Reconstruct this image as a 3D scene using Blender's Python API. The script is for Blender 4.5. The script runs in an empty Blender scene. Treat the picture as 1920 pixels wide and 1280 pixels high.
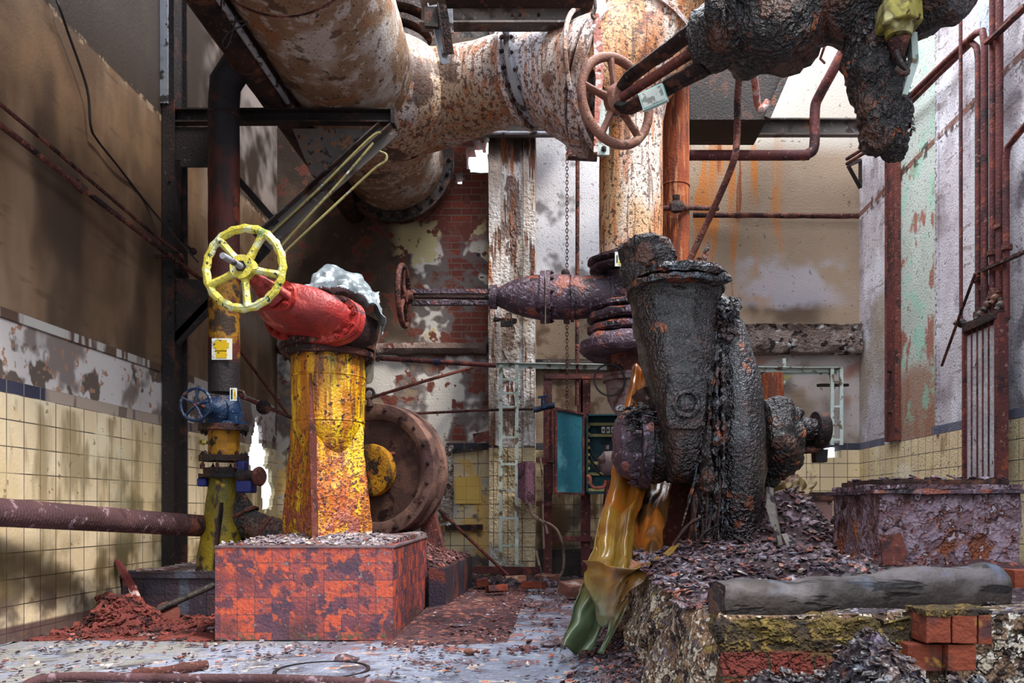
import bpy, bmesh, math, random
from math import sin, cos, pi, radians, sqrt
from mathutils import Vector, Matrix, noise
random.seed(7)
SC = bpy.context.scene
COL = SC.collection
F = 1540.0; VX = 1050.0; VY = 955.0; CZ = 0.75
def P(px, py, Y):
    "a point of the photo at the distance Y gives its place in the room"
    return Vector(((px-VX)*Y/F, Y, CZ-(py-VY)*Y/F))
def S(n, Y): return n*Y/F
def V(*a): return Vector(a)

# ---------------------------------------------------------------- materials
def lin(c):
    c = c/255.0
    return c/12.92 if c <= .04045 else ((c+.055)/1.055)**2.4
def rgb(c): return (lin(c[0]), lin(c[1]), lin(c[2]), 1)
_seed = [0]
AX = {'x': 0, 'y': 1, 'z': 2}
def L(col, scale=3, lo=.5, hi=.6, st=(1,1,1), gate=(), a=1.0, h=0.0, kind='noise', det=4, col2=None, rough=None, **k):
    d = dict(col=col, scale=scale, lo=lo, hi=hi, st=st, gate=gate, a=a, h=h, kind=kind, det=det, col2=col2, rough=rough); d.update(k); return d
def W(name, base, layers=(), rough=.85, metal=0.0, bump=.35, bs=35, bsc=2.5, spec=.3, coat=0, trans=0, dist=.02, alpha=None):
    m = bpy.data.materials.new(name); m.use_nodes = True
    nt = m.node_tree; N = nt.nodes; K = nt.links
    bs_ = N['Principled BSDF']
    geo = N.new('ShaderNodeNewGeometry')
    sep = N.new('ShaderNodeSeparateXYZ'); K.new(geo.outputs['Position'], sep.inputs[0])
    def coords(scale, st):
        _seed[0] += 1
        mp = N.new('ShaderNodeMapping'); K.new(geo.outputs['Position'], mp.inputs['Vector'])
        mp.inputs['Location'].default_value = (_seed[0]*3.71 % 50, _seed[0]*7.13 % 50, _seed[0]*1.37 % 50)
        mp.inputs['Scale'].default_value = tuple(scale*s for s in st)
        return mp.outputs[0]
    cache = {}
    BK = (.7, 1.2, 2.0, 3.4, 5.6, 9.5, 16, 28, 50, 90)
    def noise_(scale, st=(1,1,1), det=3, r=.6, dis=0, var=0):
        scale = min(BK, key=lambda b: abs(math.log(b/scale))); det = min(det, 3 if scale < 20 else 2); st = tuple(round(x, 1) if x < .5 else round(x*2)/2 for x in st)
        st = tuple(max(x, .06) for x in st)
        key = (scale, st, var)
        if key in cache: return cache[key]
        cache[key] = out = noise2(scale, st, det, r, dis); return out
    def noise2(scale, st, det, r, dis):
        n = N.new('ShaderNodeTexNoise'); n.inputs['Scale'].default_value = 1
        n.inputs['Detail'].default_value = det; n.inputs['Roughness'].default_value = r
        n.inputs['Distortion'].default_value = dis
        K.new(coords(scale, st), n.inputs['Vector']); return n.outputs['Fac']
    def mth(op, a, b=None, clamp=False):
        n = N.new('ShaderNodeMath'); n.operation = op; n.use_clamp = clamp
        for i, v in enumerate((a, b)):
            if v is None: continue
            if isinstance(v, (int, float)): n.inputs[i].default_value = v
            else: K.new(v, n.inputs[i])
        return n.outputs[0]
    def rng(v, lo, hi):
        n = N.new('ShaderNodeMapRange'); n.interpolation_type = 'SMOOTHSTEP'
        K.new(v, n.inputs['Value']); n.inputs['From Min'].default_value = lo; n.inputs['From Max'].default_value = hi
        return n.outputs[0]
    def mix(f, a, b):
        n = N.new('ShaderNodeMix'); n.data_type = 'RGBA'
        for i, v in ((0, f), (6, a), (7, b)):
            if isinstance(v, (int, float)): n.inputs[i].default_value = v
            elif isinstance(v, tuple): n.inputs[i].default_value = v
            else: K.new(v, n.inputs[i])
        return n.outputs[2]
    wob = None
    def gates(gs):
        nonlocal wob
        out = None
        for g in gs:
            ax, a, b, soft = g[0], g[1], g[2], g[3]
            v = sep.outputs[AX[ax]]
            if len(g) > 4:       # wobbling edge
                nn = noise_(g[5] if len(g) > 5 else 2.0, det=2)
                v = mth('ADD', v, mth('MULTIPLY', mth('SUBTRACT', nn, .5), g[4]*2))
            for lim, sg in ((a, 1), (b, -1)):
                if lim is None: continue
                r = rng(v, lim-soft, lim+soft) if sg > 0 else mth('SUBTRACT', 1.0, rng(v, lim-soft, lim+soft))
                out = r if out is None else mth('MULTIPLY', out, r)
        return out
    color = mix(rng(noise_(bsc), .35, .65), rgb(base[0]), rgb(base[1]))
    height = noise_(bs)
    rgh = None
    for l in layers:
        g = gates(l['gate'])
        if l['kind'] == 'tile':
            sx = l.get('swap', 1)
            u = mth('ADD', sep.outputs[0], sep.outputs[1]) if not l.get('flat') else sep.outputs[0]
            v_ = sep.outputs[2] if not l.get('flat') else sep.outputs[1]
            cb = N.new('ShaderNodeCombineXYZ')
            K.new(mth('ADD', u, l.get('du', 0)), cb.inputs[0]); K.new(mth('ADD', v_, l.get('dv', 0)), cb.inputs[1])
            br = N.new('ShaderNodeTexBrick'); K.new(cb.outputs[0], br.inputs['Vector'])
            br.offset = l.get('off', 0); br.inputs['Scale'].default_value = 1
            br.inputs['Brick Width'].default_value = l.get('w', .15); br.inputs['Row Height'].default_value = l.get('hh', .15)
            br.inputs['Mortar Size'].default_value = l.get('mortar', .003); br.inputs['Mortar Smooth'].default_value = .2
            br.inputs['Color1'].default_value = rgb(l['col']); br.inputs['Color2'].default_value = rgb(l['col2'])
            br.inputs['Mortar'].default_value = rgb(l['grout'])
            msk = g
            if l['lo'] > 0: 
                q = rng(noise_(l['scale'], l['st']), l['lo'], l['hi']); msk = q if msk is None else mth('MULTIPLY', q, msk)
            color = mix(msk if msk is not None else 1.0, color, br.outputs['Color'])
            hb = mth('MULTIPLY', br.outputs['Fac'], -l['h'])
            height = mth('ADD', height, mth('MULTIPLY', hb, msk) if msk is not None else hb)
        else:
            if l['kind'] == 'flat': msk = None
            elif l['kind'] == 'vor':
                n = N.new('ShaderNodeTexVoronoi'); n.inputs['Scale'].default_value = 1; K.new(coords(l['scale'], l['st']), n.inputs['Vector'])
                msk = rng(n.outputs['Distance'], l['lo'], l['hi'])
            elif l['kind'] == 'crack':
                n = N.new('ShaderNodeTexVoronoi'); n.feature = 'DISTANCE_TO_EDGE'; n.inputs['Scale'].default_value = 1; K.new(coords(l['scale'], l['st']), n.inputs['Vector'])
                msk = mth('SUBTRACT', 1.0, rng(n.outputs['Distance'], l['lo'], l['hi']))
            else: msk = rng(noise_(l['scale'], l['st'], l['det'], l.get('r', .6), l.get('dis', 0), l.get('var', 0)), l['lo'], l['hi'])
            if l.get('up'):
                ns = N.new('ShaderNodeSeparateXYZ'); K.new(geo.outputs['Normal'], ns.inputs[0])
                u_ = rng(ns.outputs[2], l['up'][0], l['up'][1]); msk = u_ if msk is None else mth('MULTIPLY', msk, u_)
            if g is not None: msk = g if msk is None else mth('MULTIPLY', msk, g)
            if msk is None: msk = 1.0
            f = mth('MULTIPLY', msk, l['a'])
            c = rgb(l['col'])
            if l['col2'] is not None: c = mix(rng(noise_(l['scale']*3.3, l['st']), .4, .6), c, rgb(l['col2']))
            color = mix(f, color, c)
            if l['h']: height = mth('ADD', height, mth('MULTIPLY', msk, l['h']))
            if l['rough'] is not None:
                base_r = rgh if rgh is not None else rough
                # blend the roughness
                n = N.new('ShaderNodeMix'); n.data_type = 'FLOAT'; K.new(f, n.inputs[0])
                if isinstance(base_r, float) or isinstance(base_r, int): n.inputs[2].default_value = base_r
                else: K.new(base_r, n.inputs[2])
                n.inputs[3].default_value = l['rough']; rgh = n.outputs[0]
    K.new(color, bs_.inputs['Base Color'])
    if rgh is not None: K.new(rgh, bs_.inputs['Roughness'])
    else: bs_.inputs['Roughness'].default_value = rough
    bs_.inputs['Metallic'].default_value = metal
    bs_.inputs['Specular IOR Level'].default_value = spec
    bs_.inputs['Coat Weight'].default_value = coat; bs_.inputs['Coat Roughness'].default_value = .15
    if trans: bs_.inputs['Transmission Weight'].default_value = trans
    if alpha is not None: bs_.inputs['Alpha'].default_value = alpha
    if bump:
        b = N.new('ShaderNodeBump'); b.inputs['Strength'].default_value = bump; b.inputs['Distance'].default_value = dist
        K.new(height, b.inputs['Height']); K.new(b.outputs[0], bs_.inputs['Normal'])
    return m

# ---------------------------------------------------------------- geometry
def frame(d, up=None):
    d = Vector(d).normalized()
    a = Vector(up) if up is not None else (V(0,0,1) if abs(d.z) < .95 else V(1,0,0))
    u = a.cross(d)
    if u.length < 1e-5: u = V(0,1,0).cross(d)
    u.normalize(); return u, d.cross(u).normalized()
def smooth_path(pts, n=6):
    "Catmull-Rom through points given as vectors (any dimension)"
    out = []
    for i in range(len(pts)-1):
        p0 = pts[max(i-1, 0)]; p1 = pts[i]; p2 = pts[i+1]; p3 = pts[min(i+2, len(pts)-1)]
        for k in range(n):
            t = k/n
            out.append(tuple(.5*((2*b)+(c-a)*t+(2*a-5*b+4*c-d)*t*t+(-a+3*b-3*c+d)*t**3) for a, b, c, d in zip(p0, p1, p2, p3)))
    out.append(tuple(pts[-1])); return out
def resample(pts, step):
    out = [pts[0]]
    for a, b in zip(pts[:-1], pts[1:]):
        l = sqrt(sum((x-y)**2 for x, y in zip(a[:3], b[:3]))); n = max(1, int(round(l/step)))
        for k in range(1, n+1):
            t = k/n; out.append(tuple(x+(y-x)*t for x, y in zip(a, b)))
    return out
class MB:
    def __init__(s): s.v = []; s.f = []
    def add(s, vs, fs):
        o = len(s.v); s.v += [Vector(v) for v in vs]; s.f += [tuple(i+o for i in f) for f in fs]; return s
    def rings(s, rings, close=False, cap=True):
        n = len(rings[0]); vs = [v for r in rings for v in r]; fs = []
        m = len(rings)
        for i in range(m if close else m-1):
            j = (i+1) % m
            for k in range(n):
                fs.append((i*n+k, i*n+(k+1) % n, j*n+(k+1) % n, j*n+k))
        if cap and not close:
            fs.append(tuple(reversed(range(n)))); fs.append(tuple((m-1)*n+k for k in range(n)))
        return s.add(vs, fs)
    def box(s, c, d, rot=None):
        c = Vector(c); vs = []
        for x in (-1, 1):
            for y in (-1, 1):
                for z in (-1, 1):
                    q = V(x*d[0]/2, y*d[1]/2, z*d[2]/2)
                    if rot is not None: q = rot @ q
                    vs.append(c+q)
        return s.add(vs, [(0,1,3,2), (4,6,7,5), (0,4,5,1), (2,3,7,6), (0,2,6,4), (1,5,7,3)])
    def bb(s, x0, x1, y0, y1, z0, z1): return s.box(((x0+x1)/2, (y0+y1)/2, (z0+z1)/2), (abs(x1-x0), abs(y1-y0), abs(z1-z0)))
    def bar(s, p0, p1, w, h, up=(0,0,1)):
        p0 = Vector(p0); p1 = Vector(p1); d = p1-p0; u, v = frame(d, up)
        vs = [p+u*a*w/2+v*b*h/2 for p in (p0, p1) for a, b in ((-1,-1), (1,-1), (1,1), (-1,1))]
        return s.add(vs, [(3,2,1,0), (4,5,6,7), (0,1,5,4), (1,2,6,5), (2,3,7,6), (3,0,4,7)])
    def angle(s, p0, p1, w, t=.008, up=(0,0,1), flip=1):
        p0 = Vector(p0); p1 = Vector(p1); u, v = frame(p1-p0, up)
        s.bar(p0, p1, w, t, up); s.bar(p0+u*flip*(w/2)+v*(-w/2), p1+u*flip*(w/2)+v*(-w/2), t, w, up); return s
    def prism(s, poly, off):
        n = len(poly); off = Vector(off); poly = [Vector(p) for p in poly]
        vs = poly+[p+off for p in poly]
        fs = [tuple(reversed(range(n))), tuple(n+k for k in range(n))]+[(k, (k+1) % n, n+(k+1) % n, n+k) for k in range(n)]
        return s.add(vs, fs)
    def tube(s, pts, r, seg=12, step=None, cap=True, closed=False, ell=None, sm=0, up=None):
        "pts vectors; r a number or one radius per point; ell=(a,b) scales of the section"
        rr = [r]*len(pts) if isinstance(r, (int, float)) else list(r)
        q = [tuple(p)+(x,) for p, x in zip(pts, rr)]
        if sm: q = smooth_path(q, sm) if not closed else smooth_path([q[-1]]+q+[q[0], q[1]], sm)[sm:-sm-1]
        if step: q = resample(q, step)
        c = [V(*a[:3]) for a in q]; n = len(c); rings = []
        T = []
        for i in range(n):
            if closed: t = c[(i+1) % n]-c[i-1]
            else: t = c[min(i+1, n-1)]-c[max(i-1, 0)]
            T.append(t.normalized() if t.length > 1e-9 else V(0,0,1))
        u, v = frame(T[0], up)
        for i in range(n):
            if i:
                u = u - T[i]*u.dot(T[i])
                if u.length < 1e-6: u, v = frame(T[i])
                u.normalize()
            v = T[i].cross(u).normalized()
            ea, eb = ell if ell else (1, 1)
            rings.append([c[i]+(u*cos(2*pi*k/seg)*ea+v*sin(2*pi*k/seg)*eb)*q[i][3] for k in range(seg)])
        return s.rings(rings, closed, cap)
    def lathe(s, o, d, prof, seg=24, step=None, close=False):
        "prof = [(t along d, radius)]"
        o = Vector(o); d = Vector(d).normalized(); u, v = frame(d)
        if step:
            prof = [(a[0], a[1]) for a in resample([(t, r, 0) for t, r in prof], step)]
        return s.rings([[o+d*t+(u*cos(2*pi*k/seg)+v*sin(2*pi*k/seg))*max(r, 1e-4) for k in range(seg)] for t, r in prof], close, not close)
    def ringplate(s, o, d, r0, r1, t, seg=32):
        return s.lathe(o, d, [(0, r0), (0, r1), (t, r1), (t, r0)], seg, close=True)
    def torus(s, o, d, R, r, seg=40, k=10, ell=1.0, lobes=0, la=0):
        o = Vector(o); u, v = frame(d); d = Vector(d).normalized(); rings = []
        for i in range(seg):
            a = 2*pi*i/seg; e = u*cos(a)+v*sin(a); RR = R+la*cos(lobes*a)
            rings.append([o+e*(RR+r*cos(2*pi*j/k))+d*r*ell*sin(2*pi*j/k) for j in range(k)])
        return s.rings(rings, True)
    def loft(s, rows, cap=True):
        return s.rings(rows, False, cap)
    def ball(s, c, r, seg=16, rg=10, sc=(1,1,1)):
        c = Vector(c)
        return s.rings([[c+V(sc[0]*r*sin(pi*i/rg)*cos(2*pi*k/seg), sc[1]*r*sin(pi*i/rg)*sin(2*pi*k/seg), sc[2]*r*cos(pi*i/rg)) for k in range(seg)] for i in range(rg, -1, -1) if True], False, False)
    def chip(s, c, size, th, nrm=None, tilt=.4):
        c = Vector(c); n = Vector(nrm) if nrm is not None else V(0,0,1)
        n = (n+V(random.uniform(-tilt,tilt), random.uniform(-tilt,tilt), random.uniform(-tilt,tilt))).normalized()
        u, v = frame(n); a0 = random.uniform(0, 6.3); k = random.choice((4,5,6)); asp = random.uniform(.45, 1)
        e = u*cos(a0)+v*sin(a0); g = n.cross(e)
        poly = [c+e*size*cos(2*pi*i/k)*random.uniform(.7,1.15)+g*size*asp*sin(2*pi*i/k)*random.uniform(.7,1.15)+n*random.uniform(-.1,.1)*size for i in range(k)]
        return s.prism(poly, n*th)
def disp(vs, ns, amp, sc, seed=0, ridged=False):
    out = []
    for v, n in zip(vs, ns):
        q = v*sc+V(seed*5.3, seed*2.1, seed*9.7)
        a = noise.fractal(q, .9, 2.1, 4)
        if ridged: a = abs(a)*1.4-.35
        out.append(v+n*a*amp)
    return out
TL = {}
def put(mb, name, mat, parent=None, label=None, cat=None, group=None, kind=None, smooth=True, ang=38, rough=None, solid=None, bevel=None, origin=None, seed=None, sub=0):
    "link a builder as ONE mesh object; world coordinates in, origin at the thing's base"
    me = bpy.data.meshes.new(name)
    base = TL[parent.name] if parent is not None else None
    vs = mb.v
    if parent is None:
        if origin is None:
            xs = [v.x for v in vs]; ys = [v.y for v in vs]; zs = [v.z for v in vs]
            base = V((min(xs)+max(xs))/2, (min(ys)+max(ys))/2, min(zs))
        else: base = Vector(origin)
    me.from_pydata([v-base for v in vs], [], mb.f); me.validate()
    bm = bmesh.new(); bm.from_mesh(me)
    bmesh.ops.recalc_face_normals(bm, faces=bm.faces)
    if sub: bmesh.ops.subdivide_edges(bm, edges=bm.edges, cuts=sub, use_grid_fill=True)
    if rough:
        bm.normal_update()
        for r_ in (rough if isinstance(rough, list) else [rough]):
            sd = seed if seed is not None else random.randint(0, 99)
            new = disp([v.co+base for v in bm.verts], [v.normal for v in bm.verts], r_[0], r_[1], sd, len(r_) > 2)
            for v, c in zip(bm.verts, new): v.co = c-base
    bm.to_mesh(me); bm.free()
    if smooth:
        me.shade_smooth()
        me.set_sharp_from_angle(angle=radians(ang))
    me.materials.append(mat)
    o = bpy.data.objects.new(name, me); COL.objects.link(o)
    if parent is not None:
        o.parent = parent; TL[o.name] = base
        if any(w_ in name for w_ in ('flange','ring_plate','flange_ring','inspection_cover','suction_flange','outer_ring','gusset','beam','web','hub_ring','yoke_head','shaft','column_face')) and parent.type == 'EMPTY': LAST[parent.name] = o
    else: o.location = base; TL[o.name] = base
    if solid:
        q = o.modifiers.new('solid', 'SOLIDIFY'); q.thickness = solid; q.offset = -1
    if bevel:
        q = o.modifiers.new('bevel', 'BEVEL'); q.width = bevel; q.segments = 2; q.limit_method = 'ANGLE'
    if label: o['label'] = label
    if cat: o['category'] = cat
    if group: o['group'] = group
    if kind: o['kind'] = kind
    return o
def thing(name, label, cat, loc, group=None):
    o = bpy.data.objects.new(name, None); COL.objects.link(o); o.location = loc
    o.empty_display_size = .1; o['label'] = label; o['category'] = cat
    if group: o['group'] = group
    TL[o.name] = Vector(loc); return o
_bolt = {}
def bolts(parent, c, d, R, n, r=.016, h=.02, mat=None, a0=0.0, arc=2*pi, name='bolt', uv=None):
    key = (round(r, 4), round(h, 4), mat.name)
    c = Vector(c); d = Vector(d).normalized(); u, v = uv if uv else frame(d)
    base = TL[parent.name]
    for i in range(n):
        a = a0+arc*i/n
        if isinstance(R, tuple): p = c+u*cos(a)*R[0]+v*sin(a)*R[1]
        else: p = c+(u*cos(a)+v*sin(a))*R
        bolt_at(parent, p, d, r, h, mat, name)
LAST = {}
def bolt_at(parent, p, d, r, h, mat, name='bolt'):
    parent = LAST.get(parent.name, parent)
    key = (round(r, 4), round(h, 4), mat.name)
    if key not in _bolt:
        b = MB(); b.tube([V(0,0,-h*.1), V(0,0,h)], r, 6); b.tube([V(0,0,h), V(0,0,h*1.5)], r*.5, 8)
        me = bpy.data.meshes.new(name); me.from_pydata(b.v, [], b.f); me.materials.append(mat); _bolt[key] = me
    o = bpy.data.objects.new(name, _bolt[key]); COL.objects.link(o); o.parent = parent
    base = TL[parent.name]
    o.location = Vector(p)-base; o.rotation_mode = 'QUATERNION'
    o.rotation_quaternion = V(0,0,1).rotation_difference(Vector(d).normalized())
    TL[o.name] = base; return o
M = {}
# --- iron in its many states
M['rust_brown'] = W('rust_brown', [(92,52,44),(62,38,36)], [
    L((120,72,58), 9, .52, .62), L((40,28,28), 6, .54, .6, h=-.5), L((150,96,84), 40, .6, .68, a=.7)], bump=.5, bs=60)
M['rust_dark'] = W('rust_dark', [(60,38,34),(38,28,27)], [
    L((96,58,44), 8, .55, .64), L((24,19,20), 5, .52, .62), L((120,100,98), 30, .64, .72, a=.6)], bump=.5, bs=50, rough=.7)
M['rust_red'] = W('rust_red', [(112,60,50),(88,46,42)], [
    L((60,38,38), 6, .54, .64), L((140,92,82), 30, .58, .68, a=.7)], bump=.4, bs=60)
M['maroon'] = W('maroon', [(98,48,46),(78,42,42)], [
    L((54,34,34), 7, .55, .64), L((150,108,96), 26, .62, .7, a=.7), L((126,66,50), 9, .58, .66)], bump=.3, bs=60, rough=.7)
M['old_steel'] = W('old_steel', [(74,66,62),(54,48,46)], [
    L((96,62,48), 6, .54, .64), L((34,30,30), 9, .55, .62), L((120,116,116), 28, .62, .7, a=.6)], bump=.35, bs=50, rough=.6, metal=.25)
M['dark_steel'] = W('dark_steel', [(44,36,34),(32,27,27)], [
    L((72,46,38), 7, .56, .66), L((88,82,80), 30, .64, .72, a=.5)], bump=.3, bs=50, rough=.65, metal=.1)
M['grey_beam'] = W('grey_beam', [(104,96,92),(84,76,72)], [
    L((60,46,40), 3, .52, .62), L((128,88,66), 5, .58, .66, a=.7), L((150,150,150), 20, .6, .7, a=.5)], bump=.2, rough=.55, metal=.2)
M['light_steel'] = W('light_steel', [(178,182,190),(142,144,152)], [
    L((70,64,62), 12, .54, .6), L((110,80,64), 6, .6, .68)], bump=.2, rough=.5, metal=.3)
M['black_crust'] = W('black_crust', [(34,27,26),(22,19,20)], [
    L((84,50,36), 5, .50, .60, h=.4), L((160,84,44), 9, .62, .67, a=.8), L((24,20,20), 16, .54, .6), L((98,76,70), 60, .56, .66, a=.7)], bump=1.0, bs=60, rough=.5, spec=.6, dist=.03)
M['wet_black'] = W('wet_black', [(30,21,21),(19,15,17)], [
    L((84,52,44), 4, .56, .66, a=.8), L((168,86,36), 5, .66, .72, a=.8), L((64,46,48), 16, .54, .64, a=.8), L((120,60,34), 9, .6, .66, gate=[('z',None,1.0,.25)])],
    bump=.9, bs=50, rough=.28, spec=.7, coat=.3, dist=.035)
M['tar_flake'] = W('tar_flake', [(42,36,36),(28,25,27)], [
    L((120,60,34), 6, .58, .66), L((96,104,116), 22, .55, .66, a=.8), L((64,44,40), 9, .5, .6)], bump=1.0, bs=28, rough=.42, spec=.7, dist=.04)
M['violet_rust'] = W('violet_rust', [(84,62,74),(56,42,52)], [
    L((136,76,60), 5, .54, .64, h=.3), L((36,28,34), 4, .55, .6, h=-.5), L((150,132,150), 24, .58, .68, a=.7),
    L((168,84,52), 3, .56, .66, up=(.5,.9))], bump=.7, bs=40, rough=.55, spec=.5)
def big_pipe(name, base, dark, orange, pale):
    return W(name, base, [
        L(pale, 2.2, .5, .62, st=(1,1,.5), a=.9), L(orange, 16, .5, .6, st=(1,1,.08), a=.75), L(orange, 3.4, .55, .66, st=(1,1,.3), a=.7), L((92,58,42), 28, .54, .62, st=(1,1,.1), a=.7),
        L(dark, 2.6, .58, .64, a=.85, h=-.4), L((66,40,32), 28, .56, .62, a=.85, h=-.3), L((86,44,30), 75, .56, .62, a=.8, h=-.3)],
        bump=.35, bs=60, rough=.62, spec=.45)
M['pipe_tan'] = W('pipe_tan', [(128,98,74),(152,124,98)], [
    L((88,66,52), 1.7, .5, .66, a=.8, dis=1), L((200,188,178), 2.4, .5, .64, a=.75), L((206,200,196), 9.5, .54, .62, a=.5), L((70,46,34), 5, .6, .66, a=.8),
    L((150,92,48), 3.3, .58, .68, a=.6), L((64,40,30), 42, .62, .67, a=.95, h=-.4), L((54,34,28), 18, .64, .68, a=.9, h=-.4)], bump=.3, bs=50, rough=.6, spec=.4)
M['pipe_streak'] = big_pipe('pipe_streak', [(176,144,114),(198,174,150)], (72,52,44), (176,104,50), (196,184,178))
M['pipe_pale'] = big_pipe('pipe_pale', [(218,206,204),(196,176,164)], (120,84,68), (190,130,96), (228,222,228))
M['pipe_orange'] = big_pipe('pipe_orange', [(206,166,124),(194,136,84)], (130,76,60), (196,112,52), (226,214,202))
M['orange_rust'] = W('orange_rust', [(160,82,44),(134,62,38)], [
    L((196,112,56), 8, .52, .64, st=(1,1,.12)), L((104,54,38), 16, .5, .6, st=(1,1,.12)), L((176,116,80), 28, .55, .64, st=(1,1,.1)), L((196,130,88), 4, .6, .7, a=.6)], bump=.3, bs=60, rough=.75)
M['pink_paint'] = W('pink_paint', [(186,128,116),(170,104,88)], [L((214,196,192), 12, .5, .56), L((96,48,36), 18, .6, .66)], bump=.4, bs=50)
M['wheel_tan'] = W('wheel_tan', [(142,100,84),(120,78,64)], [L((168,134,116), 6, .54, .66), L((84,52,44), 10, .58, .66), L((176,140,70), 5, .66, .7, a=.7)], bump=.35, bs=80, rough=.6)
# --- paints
M['yellow_wheel'] = W('yellow_wheel', [(206,194,84),(192,180,62)], [
    L((200,204,160), 9, .5, .6, h=-.2), L((96,132,96), 14, .6, .66, a=.8, h=-.2), L((52,54,40), 26, .63, .67, h=-.4), L((220,204,70), 5, .6, .7)], bump=.4, bs=60, rough=.4, spec=.5)
M['yellow_pipe'] = W('yellow_pipe', [(214,160,14),(196,134,12)], [
    L((228,186,24), 6, .5, .6, st=(1,1,.15)), L((160,84,22), 16, .46, .6, st=(1,1,.1), a=.85), L((176,100,20), 5, .5, .64, st=(1,1,.2), a=.8), L((92,50,26), 28, .58, .66, st=(1,1,.1), a=.8), L((120,64,24), 16, .6, .66, h=.2),
    L((96,104,40), 7, .55, .65, gate=[('z',1.66,None,.06)], a=.8),
    L((168,72,34), 12, .42, .56, gate=[('z',None,1.05,.2,.12)], a=.85), L((108,52,38), 46, .53, .6, gate=[('z',None,1.2,.25)], h=.5), L((60,34,26), 24, .62, .66, h=-.2),
    L((138,74,64), 9, .46, .6, gate=[('z',None,.74,.1,.1)], h=.9)],
    bump=.6, bs=50, rough=.4, spec=.5)
M['yellow_old'] = W('yellow_old', [(176,124,24),(140,96,26)], [
    L((70,52,30), 5, .48, .58, st=(1,1,.4)), L((206,160,34), 8, .58, .66), L((44,32,28), 12, .56, .62), L((130,70,34), 16, .6, .66)], bump=.4, bs=50, rough=.55)
M['green_yellow'] = W('green_yellow', [(140,118,26),(110,96,32)], [
    L((84,84,34), 6, .5, .6), L((60,44,32), 9, .56, .62, st=(1,1,.3)), L((200,172,32), 5, .58, .68), L((52,34,30), 6, .5, .6, gate=[('z',None,.62,.1,.08)])], bump=.4, bs=50, rough=.5)
M['dark_pipe'] = W('dark_pipe', [(86,36,26),(64,30,26)], [
    L((40,28,28), 4, .5, .62, st=(1,1,.4)), L((120,52,34), 6, .6, .68), 
    L((150,106,24), 4.5, .42, .52, gate=[('z',1.85,2.42,.02)]), L((56,40,30), 5, .5, .6, gate=[('z',None,2.42,.02)]), L((34,28,32), 4, .3, .4, gate=[('z',None,1.85,.06)]),
    L((28,24,28), 4, .3, .4, gate=[('z',3.35,None,.06)])], bump=.3, bs=40, rough=.6)
M['dish_brown'] = W('dish_brown', [(104,78,70),(84,60,56)], [L((132,98,84), 3, .52, .64, a=.7), L((60,40,38), 5, .55, .64)], bump=.2, bs=50, rough=.75)
M['red_paint'] = W('red_paint', [(160,46,42),(138,38,36)], [
    L((120,34,34), 4, .52, .62), L((206,96,84), 8, .58, .68, a=.7), L((70,40,40), 7, .6, .66, st=(.4,.4,1.6), h=-.2), L((170,120,116), 20, .62, .7, a=.8, up=(.3,.8))], bump=.35, bs=60, rough=.45, spec=.5)
M['blue_paint'] = W('blue_paint', [(22,46,78),(18,34,58)], [L((52,50,60), 8, .56, .62), L((96,62,52), 10, .6, .66), L((110,130,156), 26, .62, .7, a=.6)], bump=.4, bs=60, rough=.5)
M['blue_deep'] = W('blue_deep', [(34,44,110),(26,32,84)], [L((44,40,60), 8, .56, .62)], bump=.3, rough=.5)
M['teal'] = W('teal', [(46,112,130),(36,96,114)], [L((96,160,172), 3, .55, .7, a=.7), L((40,70,78), 9, .62, .68), L((110,150,150), 40, .64, .7, a=.5)], bump=.15, rough=.5)
M['teal_dark'] = W('teal_dark', [(24,70,80),(18,52,60)], [L((16,34,38), 6, .55, .62)], bump=.15, rough=.6)
M['pale_green'] = W('pale_green', [(186,198,192),(164,174,160)], [L((104,90,70), 8, .54, .62), L((196,206,200), 5, .58, .66)], bump=.2, rough=.55)
M['conduit'] = W('conduit', [(168,160,104),(140,130,84)], [L((84,70,54), 8, .56, .64), L((200,204,190), 10, .6, .7)], bump=.2, rough=.5)
M['brass'] = W('brass', [(170,160,84),(150,134,62)], [L((86,70,44), 7, .54, .62), L((196,188,130), 6, .58, .68), L((60,40,32), 14, .62, .68)], bump=.3, rough=.5, metal=.3)
M['label_white'] = W('label_white', [(222,226,220),(204,208,200)], [L((150,140,120), 20, .56, .62, a=.7)], bump=0, rough=.5)
M['label_yellow'] = W('label_yellow', [(222,190,30),(206,170,30)], [L((70,50,30), 30, .6, .66)], bump=0, rough=.5)
M['label_ink'] = W('label_ink', [(30,28,26),(44,40,34)], bump=0)
M['tag_face'] = W('tag_face', [(198,200,190),(170,168,156)], [L((110,104,92), 34, .5, .6, a=.8)], bump=0, rough=.5)
M['tag_edge'] = W('tag_edge', [(170,206,196),(190,214,206)], bump=0, rough=.4)
M['wire'] = W('wire', [(36,30,30),(26,24,26)], bump=0, rough=.5)
M['cable'] = W('cable', [(150,128,110),(118,96,84)], [L((70,54,48), 12, .55, .62)], bump=.2)
M['copper'] = W('copper', [(190,110,90),(160,84,70)], [L((90,60,56), 10, .56, .64)], bump=.2, rough=.5)
M['hose'] = W('hose', [(92,62,64),(70,48,50)], [L((140,116,124), 14, .56, .66, a=.8), L((66,42,42), 6, .56, .64)], bump=.4, bs=60)
M['timber'] = W('timber', [(64,54,50),(46,40,38)], [
    L((98,90,90), 3, .42, .6, up=(.0,.6)), L((30,25,24), 14, .54, .6, st=(.12,1,1), h=-.5), L((84,68,40), 9, .6, .66, gate=[('z',None,.46,.05)], a=.6), L((96,104,122), 5, .52, .66, up=(.3,.85), a=.7)], bump=.6, bs=30, rough=.7)
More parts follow.
